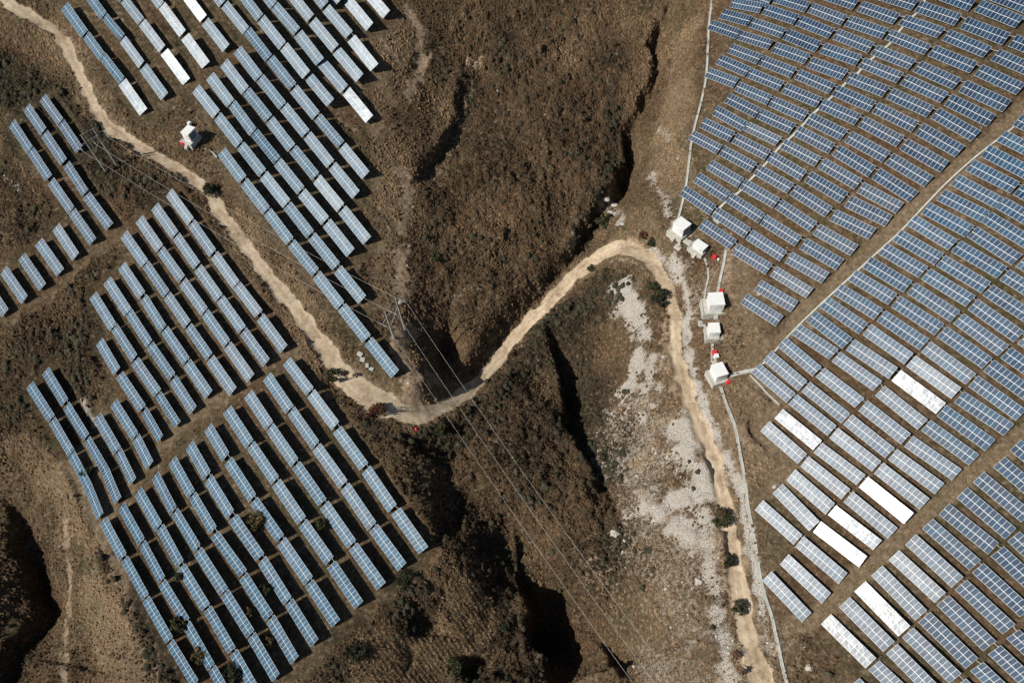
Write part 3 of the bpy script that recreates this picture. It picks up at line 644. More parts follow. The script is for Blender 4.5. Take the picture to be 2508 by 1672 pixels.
def leaf_mat(name, a, b, c):
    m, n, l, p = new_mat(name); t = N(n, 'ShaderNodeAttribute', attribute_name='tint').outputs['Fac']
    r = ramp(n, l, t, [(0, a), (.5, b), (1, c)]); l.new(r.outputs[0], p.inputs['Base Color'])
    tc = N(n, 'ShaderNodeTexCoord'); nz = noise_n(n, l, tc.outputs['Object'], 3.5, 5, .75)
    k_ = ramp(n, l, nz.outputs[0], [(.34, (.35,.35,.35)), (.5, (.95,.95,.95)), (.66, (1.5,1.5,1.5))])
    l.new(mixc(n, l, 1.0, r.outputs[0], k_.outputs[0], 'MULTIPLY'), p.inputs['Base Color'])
    b_ = N(n, 'ShaderNodeBump'); b_.inputs['Strength'].default_value = 1; b_.inputs['Distance'].default_value = .25; l.new(nz.outputs[0], b_.inputs['Height']); l.new(b_.outputs[0], p.inputs['Normal'])
    p.inputs['Roughness'].default_value = .9; p.inputs['Specular IOR Level'].default_value = .15; return m
M_LGREEN = leaf_mat('green_leaves', (.026,.032,.013), (.058,.066,.029), (.11,.112,.055))
M_LDARK = leaf_mat('dark_leaves', (.016,.020,.012), (.036,.042,.024), (.07,.075,.045))
M_LTAN = leaf_mat('dry_leaves', (.06,.045,.02), (.14,.11,.05), (.24,.20,.10))
M_LRUST = leaf_mat('rust_leaves', (.05,.02,.012), (.12,.05,.03), (.20,.11,.06))
M_SCRUB = leaf_mat('scrub_leaves', (.022,.022,.014), (.050,.048,.030), (.10,.088,.056))
M_TUFT = leaf_mat('brush_tufts', (.026,.019,.011), (.120,.077,.043), (.30,.205,.118))
M_LSTRAW = leaf_mat('straw', (.10,.065,.035), (.24,.165,.095), (.42,.31,.19))
# ------------------------------------------------------------------ ground mesh
print('terrain', nx, ny)
V = np.stack([XX.ravel(), YY.ravel(), ZZ.ravel()], 1)
idx = np.arange(nx*ny).reshape(ny, nx)
Fq = np.stack([idx[:-1,:-1].ravel(), idx[:-1,1:].ravel(), idx[1:,1:].ravel(), idx[1:,:-1].ravel()], 1)
# wide outer land joined to the rim, reaching the horizon
def ring(r): 
    cx, cy = (X0+X1)/2, (Y0+Y1)/2; return None
rim = np.concatenate([idx[0,::8], idx[::8,-1][1:], idx[-1,::-8], idx[::-8,0]]); rim = rim[np.sort(np.unique(rim, return_index=True)[1])]
RV = V[rim]; ce = np.array([(X0+X1)/2, (Y0+Y1)/2]); n0 = len(V); rings = [V]; prev = rim; faces_t = []
for j, kk in enumerate((1.25, 1.8, 3.2, 7, 16)):
    xy = ce+(RV[:, :2]-ce)*kk; zz = RV[:,2] + (fbm(xy[:,0], xy[:,1], 150, 3, 3)*25*(j+1)*.6 - 4)
    rings.append(np.stack([xy[:,0], xy[:,1], zz], 1)); cur = n0+np.arange(len(rim)); n0 += len(rim)
    nn = len(rim); a = np.arange(nn); b = (a+1)%nn
    faces_t.append(np.stack([prev[b], prev[a], cur[a], cur[b]], 1)); prev = cur
Vall = np.vstack(rings); Fall = np.vstack([Fq]+faces_t)
pad = len(Vall)-len(V)
attrs = {k: ('POINT', np.concatenate([v.ravel(), np.zeros(pad)])) for k, v in MX.items()}
g = mesh_np('ground', Vall, Fall, M_GROUND, True, attrs=attrs); tag(g, kind='structure')
def gz(x, y): return bil(ZZ, np.asarray(x,float), np.asarray(y,float))
def gp(px, py):                               # full-size px -> point on the finished ground
    r = ray([[px,py]])[0]; t = np.linspace(CAM[2]+40, CAM[2]-110, 1500)
    q = CAM+r*t[:,None]; 
    zz = gz(q[:,0], q[:,1]); below = np.where(q[::-1,2] < zz[::-1])[0]
    # march from the camera down
    q = q[::-1]; zz = zz[::-1]
    k = below[0] if len(below) else len(q)-1
    return np.array([q[k,0], q[k,1], zz[k]])
def gpd(px, py): return gp(px*KD, py*KD)
# ------------------------------------------------------------------ solar tables
NT = len(TP)
cen2 = (tA+tB+tC+tD)/4
W_, H_ = 2508, 1672
uv = np.stack(np.meshgrid(np.linspace(0.04,.96,8), np.linspace(.1,.9,3)), -1).reshape(-1,2)
vis = np.zeros(NT)
area = np.abs((tC-tA)[:,0]*(tB-tA)[:,1]-(tC-tA)[:,1]*(tB-tA)[:,0])
for a, b in uv:
    p = tA+(tC-tA)*a+(tB-tA)*b; vis += (p[:,0]>0)&(p[:,0]<W_)&(p[:,1]>0)&(p[:,1]<H_)
varea = area*vis/len(uv)
order = np.argsort(-varea); keep = [i for i in order if varea[i] > 0]
indiv = set(keep[:300]); rest = keep[300:]
# chains along a row
nxt = -np.ones(NT, int); prv = -np.ones(NT, int)
for i in range(NT):
    L = np.linalg.norm(tC[i]-tA[i]); best = None
    for j in range(NT):
        if j == i: continue
        dv = tA[j]-tC[i]; dd = np.linalg.norm(dv)
        if dd < .42*L and dv@(tC[i]-tA[i]) > 0 and (best is None or dd < best[0]): best = (dd, j)
    if best and prv[best[1]] < 0: nxt[i] = best[1]; prv[best[1]] = i
ORD = ['first','second','third','fourth','fifth','sixth','seventh','eighth','ninth','tenth','eleventh','twelfth','thirteenth','fourteenth','fifteenth','sixteenth','seventeenth','eighteenth','nineteenth','twentieth']
def ordn(k):
    if k < 20: return ORD[k]
    return {2:'twenty',3:'thirty',4:'forty'}[(k+1)//10] + ('-'+ORD[(k+1)%10-1] if (k+1)%10 else 'th').replace('twentyth','twentieth')
lab = {}
keepset = set(keep)
for k, (kk, nm, poly) in enumerate(BLOCKS):
    mem = [i for i in range(NT) if blk[i] == k and i in keepset]
    ms = set(mem); heads = [i for i in mem if prv[i] not in ms]
    rows = []
    for hd in heads:
        r = [hd]
        while nxt[r[-1]] in ms: r.append(nxt[r[-1]])
        rows.append(r)
    # order rows across, from the upper right side
    u_ = np.mean([tC[i]-tA[i] for i in mem], axis=0); u_ /= np.linalg.norm(u_); pr = np.array([u_[1], -u_[0]])
    rows.sort(key=lambda r: -np.mean([cen2[i]@pr for i in r]))
    for ri, r in enumerate(rows):
        for ti, i in enumerate(r):
            lab[i] = (k, ri, ti, len(r))
def unit(v): return v/np.linalg.norm(v)
LEGMESH = None
def table_geo(i):
    b, d, a, c = LB[i], LD[i], HA[i], HC[i]
    U = ((d-b)+(c-a))/2; Vv = ((a-b)+(c-d))/2; ctr = (a+b+c+d)/4
    lu = np.linalg.norm(U); lv = np.linalg.norm(Vv)
    u = U/lu; v = Vv/lv; n = unit(np.cross(u, v))
    if n[2] < 0: n = -n
    return ctr, U, Vv, u, v, n, lu, lv
def pane_quads(i, rows=(0,1)):
    ctr, U, Vv, u, v, n, lu, lv = table_geo(i)
    Vs = []; Fs = []; ti = []; du = []
    g = .031; base_d = random.uniform(.02,.08)+.10*math.exp(-((cenp[i][0]-1990)**2+(cenp[i][1]-1330)**2)/330**2); bt = TINT[BLOCKS[blk[i]][0]]; sl_ = random.uniform(-.06,.06)  # random dust, plus painted sun sheen paling the panes around the glare
    for r in rows:
        for k in range(11):
            u0 = -.5+(k)/11+g/lu; u1 = -.5+(k+1)/11-g/lu
            v0 = (-.5+.5*r) + (.045 if r==0 else .055)/lv; v1 = (-.5+.5*(r+1)) - (.045 if r==1 else .055)/lv
            q = len(Vs); h = n*.031
            jx, jy = [max(-.006,min(.006,random.gauss(0,.003))) for _ in 'ab']
            for (s, t, e_) in ((u0,v0,-jx-jy),(u1,v0,jx-jy),(u1,v1,jx+jy),(u0,v1,jy-jx)): Vs.append(U*s+Vv*t+h+n*(e_+.004))
            Fs.append((q,q+1,q+2,q+3)); ti.append(min(1,max(0,bt+sl_+random.gauss(0,.10)))); du.append(max(0,base_d+random.uniform(-.03,.03)))
    nn = np.cross(U, Vv)
    if nn[2] < 0: Fs = [f[::-1] for f in Fs]
    return Vs, Fs, ti, du
def slab(U, Vv, n, t, Vs, Fs, off=np.zeros(3)):
    q = len(Vs)
    for h in (-t/2, t/2):
        for (s, r) in ((-.5,-.5),(.5,-.5),(.5,.5),(-.5,.5)): Vs.append(U*s+Vv*r+n*h+off)
    for f in ((0,3,2,1),(4,5,6,7),(0,1,5,4),(1,2,6,5),(2,3,7,6),(3,0,4,7)): Fs.append(tuple(q+k for k in f))
TINT = dict(hill=.62, small=.42, mid=.5, low=.55, rtop=.10, rmid=.30, rlow=.2)
cubev = [(-.5,-.5,-1),(.5,-.5,-1),(.5,.5,-1),(-.5,.5,-1),(-.5,-.5,0),(.5,-.5,0),(.5,.5,0),(-.5,.5,0)]
LEG = bpy.data.meshes.new('leg'); LEG.from_pydata(cubev, [], [(0,3,2,1),(4,5,6,7),(0,1,5,4),(1,2,6,5),(2,3,7,6),(3,0,4,7)]); LEG.materials.append(M_STEEL)
HUE = {'rtop':'deep-blue','rmid':'slate-blue','rlow':'grey-blue','hill':'blue-grey','small':'blue','mid':'blue','low':'blue'}
ROWFROM = 'upper right'
def put_table(i):
    ctr, U, Vv, u, v, n, lu, lv = table_geo(i)
    t = empty('solar_table', (ctr[0], ctr[1], float(gz(ctr[0], ctr[1]))))
    off = ctr-np.array(t.location)
    k, ri, ti, ln = lab.get(i, (0,0,0,1)); kk, nm, _ = BLOCKS[k]
    col = HUE[kk]
    if bright[i] >= 3: col = 'dazzling white'
    elif bright[i] >= 1: col = 'silvery'
    rown = 'row %s from upper right' % ordn(ri)
    if ln == 1: txt = '%s solar table alone as %s row from upper right, %s' % (col, ordn(ri), nm)
    else: txt = '%s solar table, %s in %s row from upper right, %s' % (col, ordn(ti), ordn(ri), nm)
    tag(t, txt, 'solar panel', 'solar tables in rows on the hillsides')
    Vs, Fs = [], []; slab(U, Vv, n, .03, Vs, Fs, off); mesh_np('frame', Vs, Fs, M_ALU, parent=t)
    for r in (0, 1):
        Vs, Fs, tn, du = pane_quads(i, (r,))
        mesh_np('module_row', np.array(Vs)+off, Fs, M_PANEL, parent=t, attrs={'tint':('FACE',tn),'dust_sheen':('FACE',du)})
    rk = MB()
    for s in (-.3, .3): rk.bar(off+U*-.49+Vv*s-n*.09, off+U*.49+Vv*s-n*.09, .04)
    for s in (-.36, 0, .36): rk.bar(off+U*s-Vv*.42-n*.16, off+U*s+Vv*.42-n*.16, .04)
    rk.build('support_rack', M_STEEL, t)
    for s in (-.36, 0, .36):
        for r in (-.36, .36):
            top = ctr+U*s+Vv*r-n*.2; g0 = float(gz(top[0], top[1]))-.3
            lg = bpy.data.objects.new('leg', LEG); C.collection.objects.link(lg); lg.parent = t
            lg.location = top-np.array(t.location); lg.scale = (.09,.09,max(top[2]-g0,.1))
    if nxt[i] >= 0:
        j = nxt[i]; p = ctr+U*.5+Vv*.32; c2 = table_geo(j); q = c2[0]-c2[1]*.5+c2[2]*.32
        if (U@(tctr[j]-ctr)) < 0: pass
        if np.linalg.norm(q-p) < 3.2 and blk[i] == blk[j]:
            cb = MB(); o_ = np.array(t.location); cb.bar(p-o_, (p+q)/2-o_-np.array([0,0,.12]), .035); cb.bar((p+q)/2-o_-np.array([0,0,.12]), q-o_, .035)
            cb.build('link_cable', M_ALU, t)
    return t
for i in sorted(indiv): put_table(i)
# the remaining, smallest-looking tables as one mass
Vs, Fs, fm, tn_all, du_all = [], [], [], [], []
for i in rest:
    ctr, U, Vv, u, v, n, lu, lv = table_geo(i)
    k0 = len(Fs); slab(U, Vv, n, .03, Vs, Fs, ctr); fm += [0]*6; tn_all += [0]*6; du_all += [0]*6
    pv, pf, tn, du = pane_quads(i); q = len(Vs); Vs += [p+ctr for p in pv]; Fs += [tuple(q+k for k in f) for f in pf]; fm += [1]*len(pf); tn_all += tn; du_all += du
    for s in (-.36,0,.36):
        for r in (-.36,.36):
            top = ctr+U*s+Vv*r-n*.05; bt = top.copy(); bt[2] = float(gz(top[0],top[1]))-.3; q = len(Vs)
            for P_ in (bt, top):
                for dx, dy in ((-.045,-.045),(.045,-.045),(.045,.045),(-.045,.045)): Vs.append(P_+np.array([dx,dy,0]))
            for f in ((0,1,5,4),(1,2,6,5),(2,3,7,6),(3,0,4,7)): Fs.append(tuple(q+k for k in f)); fm.append(2); tn_all.append(0); du_all.append(0)
o = mesh_np('distant_solar_tables', np.array(Vs), Fs, [M_ALU, M_PANEL, M_STEEL], fmat=fm, attrs={'tint':('FACE',tn_all),'dust_sheen':('FACE',du_all)})
tag(o, 'rows of smallest solar tables farthest off along the picture borders', 'solar panels', kind='stuff')
print('tables', len(indiv), 'rest', len(rest))
# ------------------------------------------------------------------ brush and grass (uncountable)
def domes(name, n, size, dens, label, tintf, mat, ring=6, hmul=.6, two=False, pw=2.0):
    """low irregular clumps of stems: an uneven skirt, an uneven shoulder and a ragged top"""
    x = rng.uniform(X0+40, X1-45, n*3); y = rng.uniform(Y0+5, Y1-60, n*3)
    m = np.ones(len(x))*dens['base']
    for k in ('dark','tan','stub','scree','bare','road','ever'): m = m + dens.get(k,0)*bil(MX[k], x, y)
    m *= 1-dens.get('tm', .9)*bil(TM, x, y)
    m *= sstep(-.3, .3, fbm(x, y, 6, 400+n%97, 3)+dens.get('bias',0))
    m *= bil(TM, x, y) < dens.get('cut', 1.1)
    ok = rng.random(len(x)) < m; x = x[ok][:n]; y = y[ok][:n]; n = len(x)
    z = gz(x, y); s = size[0]+(size[1]-size[0])*rng.random(n)**pw
    nr = 2 if two else 1; nv = ring*nr+1; Vs = np.zeros((n, nv, 3), np.float32); a0 = rng.uniform(0,6.28,n)
    for q in range(nr):
        for k in range(ring):
            a = a0+(k+.5*q)*2*math.pi/ring+rng.uniform(-.3,.3,n); r = s*.5*rng.uniform(.65,1.35,n)*(1 if q==0 else .62)
            Vs[:,q*ring+k] = np.stack([x+np.cos(a)*r, y+np.sin(a)*r, z+(-.12 if q==0 else 1)*(1 if q==0 else s*hmul*rng.uniform(.45,1.0,n))], 1)
    Vs[:,-1] = np.stack([x+rng.uniform(-.15,.15,n)*s, y+rng.uniform(-.15,.15,n)*s, z+s*hmul*rng.uniform(.7,1.15,n)], 1)
    F0 = []
    for k in range(ring):
        k2 = (k+1)%ring
        if two: F0 += [(k,k2,ring+k),(k2,ring+k2,ring+k)]
        F0.append(((nr-1)*ring+k,(nr-1)*ring+k2,nv-1))
    F0 = np.array(F0); Fs = (F0[None]+nv*np.arange(n)[:,None,None]).reshape(-1,3)
    tn = np.clip(tintf(x, y)[:,None]+rng.normal(0,.11,(n,1))+rng.normal(0,.05,(n,len(F0))), 0, 1).ravel()
    o = mesh_np(name, Vs.reshape(-1,3), Fs, mat, attrs={'tint':('FACE', tn)}); tag(o, label, 'vegetation', kind='stuff'); print(name, n)
    return o
tf = lambda x, y: .46-.16*bil(MX['dark'],x,y)-.26*bil(MX['ever'],x,y)+.36*bil(MX['tan'],x,y)+.55*fbm(x,y,14,301,4)
domes('dry_brush', 480000, (.32,1.05), dict(base=.6, dark=.7, tan=-.1, stub=-.8, scree=-.85, bare=-.9, road=-2, tm=.94, bias=.45, cut=.12), 'dense low dry brown brush covering the slopes', tf, M_TUFT, 5, .75)
domes('dry_grass', 120000, (.22,.6), dict(base=.7, dark=-.2, tan=.3, stub=-.2, scree=-.45, bare=-.5, road=-1.5, tm=.35, bias=.3), 'short dry grass tufts over the ground', lambda x,y: tf(x,y)+.14, M_TUFT, 5, .6)
domes('scrub_bushes', 36000, (.7,2.1), dict(base=.03, ever=.9, dark=.25, tan=-.12, stub=-.5, scree=.12, bare=-.3, road=-2, tm=1.0, bias=-.04, cut=.05), 'dark scrub thickets on the slopes', lambda x,y: .5+.4*fbm(x,y,20,77,2), M_SCRUB, 8, .5, True)
x_ = None
def stalks(n):
    x = rng.uniform(-60, 20, n*6); y = rng.uniform(-120, -20, n*6); m = bil(MX['stub'], x, y)
    ok = rng.random(len(x)) < m*m; x = x[ok][:n]; y = y[ok][:n]; n = len(x)
    if not n: return
    # planted in lines along the terrace
    W = x*.83+y*.56; Wq = np.round(W/1.1)*1.1+rng.normal(0,.12,n); x = x+(Wq-W)*.83; y = y+(Wq-W)*.56; z = gz(x,y)
    a = rng.uniform(0,6.28,(n,3)); L = rng.uniform(.3,.9,(n,3)); Vs = np.zeros((n,3,3,3))
    for k in range(3):
        c, s_ = np.cos(a[:,k]), np.sin(a[:,k]); Vs[:,k,0] = np.stack([x-s_*.09,y+c*.09,z],1); Vs[:,k,1] = np.stack([x+s_*.09,y-c*.09,z],1); Vs[:,k,2] = np.stack([x+c*L[:,k],y+s_*L[:,k],z+rng.uniform(.1,.9,n)],1)
    o = mesh_np('corn_stubble', Vs.reshape(-1,3), np.arange(n*9).reshape(-1,3), M_LSTRAW, attrs={'tint':('FACE',rng.random(n*3))}); tag(o, 'golden broken corn stubble on the terrace', 'stubble', kind='stuff')
stalks(26000)
# loose pale stones (gravel)
nS = 9000; x = rng.uniform(X0+60, X1-60, nS*14); y = rng.uniform(Y0+10, Y1-80, nS*14)
m = .003+.9*bil(MX['scree'],x,y)+.05*bil(MX['bare'],x,y)+.003*bil(MX['tan'],x,y); m *= 1-bil(MX['road'],x,y); m *= 1-bil(TM,x,y)
ok = rng.random(len(x)) < m; x = x[ok][:nS]; y = y[ok][:nS]; z = gz(x,y); n_ = len(x); s = .10+.55*rng.random(n_)**5
octv = np.array([(1,0,0),(-1,0,0),(0,1,0),(0,-1,0),(0,0,.7),(0,0,-.7)],float); octf = np.array([(0,2,4),(2,1,4),(1,3,4),(3,0,4),(2,0,5),(1,2,5),(3,1,5),(0,3,5)])
Vs = octv[None]*s[:,None,None]*rng.uniform(.6,1.3,(n_,6,3)); a = rng.uniform(0,6.28,n_); ca, sa = np.cos(a)[:,None], np.sin(a)[:,None]
Vr = np.stack([Vs[:,:,0]*ca-Vs[:,:,1]*sa+x[:,None], Vs[:,:,0]*sa+Vs[:,:,1]*ca+y[:,None], Vs[:,:,2]+z[:,None]+.08*s[:,None]], -1)
o = mesh_np('loose_stones', Vr.reshape(-1,3), (octf[None]+6*np.arange(n_)[:,None,None]).reshape(-1,3), M_ROCK); tag(o, 'pale loose stones and gravel on scree and soil', 'stones', kind='stuff')
# ------------------------------------------------------------------ single shrubs and small trees
def tree(px, py, r, h, mat, label, kind='shrub', n=700, bare=False, group=None):
    g0 = gpd(px, py); t = empty('small_tree' if kind == 'tree' else 'shrub', g0); tag(t, label, kind, group)
    tr = MB(); tr.bar((0,0,-.3), (0,0,h*.45), .05+.03*h, n=7, r2=.03+.012*h)
    tips = []
    for k in range(9 if bare else 6):
        a = random.uniform(0,6.28); e = random.uniform(.3,.9) if not bare else random.uniform(.1,.5)
        q = np.array([math.cos(a)*r*e, math.sin(a)*r*e, h*random.uniform(.65,.98)]); b0 = np.array([0,0,h*random.uniform(.2,.45)])
        tr.bar(b0, q, .02+.008*h, n=5, r2=.012); tips.append(q)
        for j in range(3 if bare else 1):
            q2 = b0+(q-b0)*random.uniform(.5,.9); q3 = q2+np.array([random.uniform(-.4,.4)*r,random.uniform(-.4,.4)*r,random.uniform(.1,.35)*h]); tr.bar(q2, q3, .018, n=4, r2=.008); tips.append(q3)
    tr.build('trunk', M_BARK, t)
    cl = []
    for k in range(16): 
        a = random.uniform(0,6.28); e = math.sqrt(random.random())*.8; cl.append((math.cos(a)*r*e, math.sin(a)*r*e, h*(.35+.5*random.random()*(1-.5*e)), r*random.uniform(.22,.42), random.gauss(0,.16)))
    n = int(n*(.35 if bare else 1)); Vs = []; tn = []
    for k in range(n):
        c = random.choice(cl); d_ = np.array([random.gauss(0,1) for _ in range(3)]); d_ /= np.linalg.norm(d_); rr = c[3]*random.random()**.33
        p = np.array(c[:3])+d_*rr*np.array([1,1,.8]); p[2] = max(p[2], .05)
        s = random.uniform(.10,.24)*(1+.08*r); a_ = np.array([random.gauss(0,1) for _ in range(3)]); a_ /= np.linalg.norm(a_); b_ = np.cross(a_, d_); b_ /= max(np.linalg.norm(b_),.01)
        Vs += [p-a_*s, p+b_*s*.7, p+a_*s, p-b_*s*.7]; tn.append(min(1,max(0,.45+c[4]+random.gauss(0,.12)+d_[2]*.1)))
    mesh_np('crown', np.array(Vs), np.arange(len(Vs)).reshape(-1,4), mat, parent=t, attrs={'tint':('FACE',tn)})
    return t
TR = [
 (416,1438,2.3,3.6,M_LGREEN,'round green tree over the solar tables near the lower left corner','tree',1500),
 (592,1200,2.5,3.0,M_LTAN,'wide tan dry tree leaning over a table in the lower left field','tree',1300),
 (738,1208,1.8,2.6,M_LGREEN,'dark green shrub in the shade between two lower left rows','shrub',1000),
 (572,1412,1.4,2.6,M_LTAN,'small olive shrub beside a table, lower left field, topmost of its three','shrub',600),
 (610,1358,1.5,2.8,M_LGREEN,'olive green shrub shading a table in the middle of the lower left field','shrub',700),
 (621,1477,1.3,2.3,M_LTAN,'yellowish shrub between the last rows of the lower left field','shrub',600),
 (462,1505,2.2,3.0,M_LTAN,'grey green bush at the bottom rows of the lower left field','shrub',900),
 (412,1328,1.3,2.8,M_LGREEN,'small green shrub touching a table, left rows of the lower left field','shrub',700),
 (540,1548,2.4,3.0,M_LDARK,'dark bush at the bottom edge among the lower left tables','shrub',900),
 (205,1090,1.9,2.4,M_LGREEN,'dull green shrub between the two long rows, left side','shrub',800),
 (768,866,2.2,2.6,M_LGREEN,'green bush below the track bend, at the top of the lower left field','shrub',1000),
 (482,445,2.6,3.0,M_LDARK,'dark round bush growing in the middle of the dirt road','shrub',1200),
 (865,950,2.8,2.4,M_LRUST,'rusty red bush beside the lowest road bend','shrub',1100),
 (1012,990,2.3,3.2,M_LGREEN,'green conical bush just below the lowest road bend','shrub',1100),
 (1390,514,3.0,2.8,M_LGREEN,'large bright green bush above the upper road bend','shrub',1700),
 (1518,690,3.0,2.6,M_LDARK,'dark evergreen bush inside the upper road bend','shrub',1400),
 (1500,662,1.6,1.6,M_LGREEN,'small green bush inside the upper bend, above the dark one','shrub',600),
 (1478,545,1.6,2.4,M_LRUST,'rusty bush on the outer edge of the upper road bend','shrub',600),
 (1496,560,1.8,2.0,M_LDARK,'dark bush between upper road bend and white cabins','shrub',700),
 (1360,620,1.5,1.5,M_LGREEN,'low green bush on the inside verge of the upper bend','shrub',600),
 (1652,1195,2.6,3.0,M_LGREEN,'green bush overhanging the straight road at right','shrub',1200),
 (1388,1050,1.6,1.8,M_LGREEN,'small yellow green bush in the deep gully','shrub',600),
 (1672,1290,1.6,2.0,M_LDARK,'dark verge bush on the straight road, left side, halfway down','shrub',600),
 (1695,1395,2.0,2.2,M_LGREEN,'green verge bush left of the straight road near its end','shrub',700),
 (824,1500,2.6,2.8,M_LDARK,'dark bush left of the corn stubble terrace','shrub',1000),
 (1046,1530,2.4,3.0,M_LGREEN,'green bush on the right edge of the stubble terrace','shrub',1000),
 (930,1335,2.6,2.4,M_LDARK,'dark bush beyond the lower right corner of the lower left field','shrub',900),
 (870,1325,1.6,1.6,M_LTAN,'tan shrub just under the last lower left table','shrub',500),
 (1160,1440,1.5,1.5,M_LDARK,'dark shrub on the ridge beside the deep lower hollow','shrub',500),
 (1000,595,1.8,2.0,M_LGREEN,'green shrub at the foot of the central brush slope','shrub',600),
]
for T_ in TR: tree(T_[0], T_[1], T_[2], T_[3], T_[4], T_[5], T_[6], T_[7])
for (px,py,r,h,lb) in [(797,872,.9,4.6,'thin leafless tree throwing a feathery shadow on the road bend'),
    (883,955,1.8,5.5,'leafless tree with a branching shadow at the lowest road bend'),
    (1690,1508,1.2,3.6,'bare tree at the left verge near the bottom of the road'),
    (1700,1545,1.2,3.8,'bare tree at the bottom left verge, lowest on the road'),
    (1660,1185,1.0,3.4,'bare tree standing in the green bush by the straight road')]:
    tree(px, py, r, h, M_LRUST, lb, 'tree', 260, True)
# ------------------------------------------------------------------ distinct boulders
BO = [(690,650-20,.0,''),]
k = 0
for (px,py,s,lb) in [(918,695,.8,'small white boulder close to the middle pylon'),(1054,740,.0,''),(1515,310,0,''),(1425,565-0,0,''),(1498,574,.8,'white block of stone beside the upper road bend'),
    (1390,458,1.4,'large pale rock at the head of the ravine'),(1412,472,1.2,'cracked pale rock right of the large ravine rock'),(1402,488,.9,'smaller pale rock below the ravine rocks'),(1430,515,.8,'pale rock between the ravine and the upper bend'),
    (1412,1225,1.2,'grey boulder on the dark slope left of the scree'),(1605,1335,1.1,'light boulder right of the speckled slope, near the scree strip'),(1858,1533,.9,'white stone lying below the lower right tables'),(1780,1117,.6,'pale stone left of the silvery tables'),
    (1742,676,.6,'pale stone between the cabins and the upper right field'),(1437,1240,.7,'small stone above right of the grey boulder')]:
    if s <= 0: continue
    g0 = gpd(px, py); import bmesh
    bm = bmesh.new(); bmesh.ops.create_icosphere(bm, subdivisions=3, radius=s*.75)
    for v in bm.verts:
        c_ = v.co.copy(); v.co = c_*(1+.6*mathutils.noise.noise(c_*1.5/s+mathutils.Vector((px*.37,py*.61,0)))+.25*mathutils.noise.noise(c_*4/s)) ; v.co.z *= .65; v.co.x *= 1.2
    me = bpy.data.meshes.new('boulder'); bm.to_mesh(me); bm.free(); me.materials.append(M_ROCK)
    o = bpy.data.objects.new('boulder', me); C.collection.objects.link(o); o.location = (g0[0],g0[1],g0[2]+.1*s); tag(o, lb, 'boulder')
# ------------------------------------------------------------------ equipment cabins
def cabin(sx, sy, w, d, h, rot, label, plx=(1.0,.7,1.0,.6), louvre=True, steps=True):
    """sx,sy: full-size px of the base centre; plinth margins left, right, front, back"""
    g0 = gp(sx, sy); t = empty('equipment_cabin', g0, math.radians(rot)); tag(t, label, 'cabin', 'white inverter cabins')
    ph = .75; ml, mr, mf, mb = plx
    m = MB(); m.box(((mr-ml)/2, (mb-mf)/2, ph/2-.7), (w+ml+mr, d+mf+mb, ph+1.4)); pl = m.build('plinth', M_CONC, t)
    m = MB(); zt = ph+.09
    for (cx,cy,lx,ly) in (((mr-ml)/2,-d/2-mf+.09,w+ml+mr,.18),(-w/2-ml+.09,(mb-mf)/2,.18,d+mf+mb-.37),(w/2+mr-.09,(mb-mf)/2,.18,d+mf+mb-.37)): m.box((cx,cy,zt),(lx,ly,.17))
    m.build('kerb', M_CONC2, pl)
    m = MB(); m.box((0,0,ph+.05+h/2), (w,d,h)); body = m.build('body', M_WHITE, t)
    m = MB(); m.box((0,0,ph+.06+h+.06), (w+.24,d+.24,.12))
    nr = int(d/.45)
    for k_ in range(nr): m.box((0,-d/2+.2+k_*(d-.4)/(nr-1),ph+.12+h+.03), (w+.2,.05,.05))
    m.build('roof', M_WHITE, t)
    if louvre:
        m = MB(); x_ = w/2+.025
        m.box((x_, 0, ph+.05+h*.52), (.04, d*.74, h*.7)); lv = m.build('louvre_door', M_LOUVRE, t)
        m = MB(); 
        for k_ in range(6): m.box((x_+.03, 0, ph+.05+h*(.25+k_*.11)), (.03, d*.7, .04))
        m.build('slats', M_STEEL, lv)
    m = MB(); m.box((-w*.12, -d/2-.02, ph+.05+h*.45), (w*.34, .04, h*.8)); dr = m.build('door', M_WHITE, t)
    m = MB(); m.box((w*.02, -d/2-.06, ph+.05+h*.45), (.05,.05,.2)); m.build('handle', M_STEEL, dr)
    m = MB(); 
    for k_ in range(2): m.box((w*.3, -d/2-.02, ph+.05+h*(.72-.3*k_)), (w*.22, .03, .22))
    m.build('vent', M_STEEL, t)
    if steps:
        m = MB(); 
        for k_ in range(3): m.box((0, -d/2-mf-.16-.3*k_, (ph-.25-.22*k_)/2-.3), (1.0,.3,ph-.25-.22*k_+.6))
        m.build('steps', M_CONC, t)
    return t
cabin(1666.4,570,3.6,3.1,2.9,-53,'tall white cabin uppermost of the row, below the long grey trough',(.9,.5,1.1,.8))
cabin(1712.5,613,3.3,2.1,1.5,-50,'low white cabin second from top, on a long plinth beside a red box',(1.0,.4,.9,.5),False)
cabin(1749,752,3.6,3.8,2.8,-4,'largest white ribbed cabin in the middle of the row beside the road',(1.5,.8,.9,.3),False)
cabin(1745,818,2.6,2.9,2.0,-5,'small white cabin below the large ribbed one, fourth of the row',(.8,1.0,.8,.2),True,False)
cabin(1757,921.5,2.9,3.5,2.4,12,'lowest white cabin of the row, where two troughs meet',(1.0,.9,.8,.2),False,False)
cabin(473,344,2.6,3.2,2.9,-31,'lone white cabin in the clearing beside the upper dirt road',(1.3,.4,1.0,.3),True)
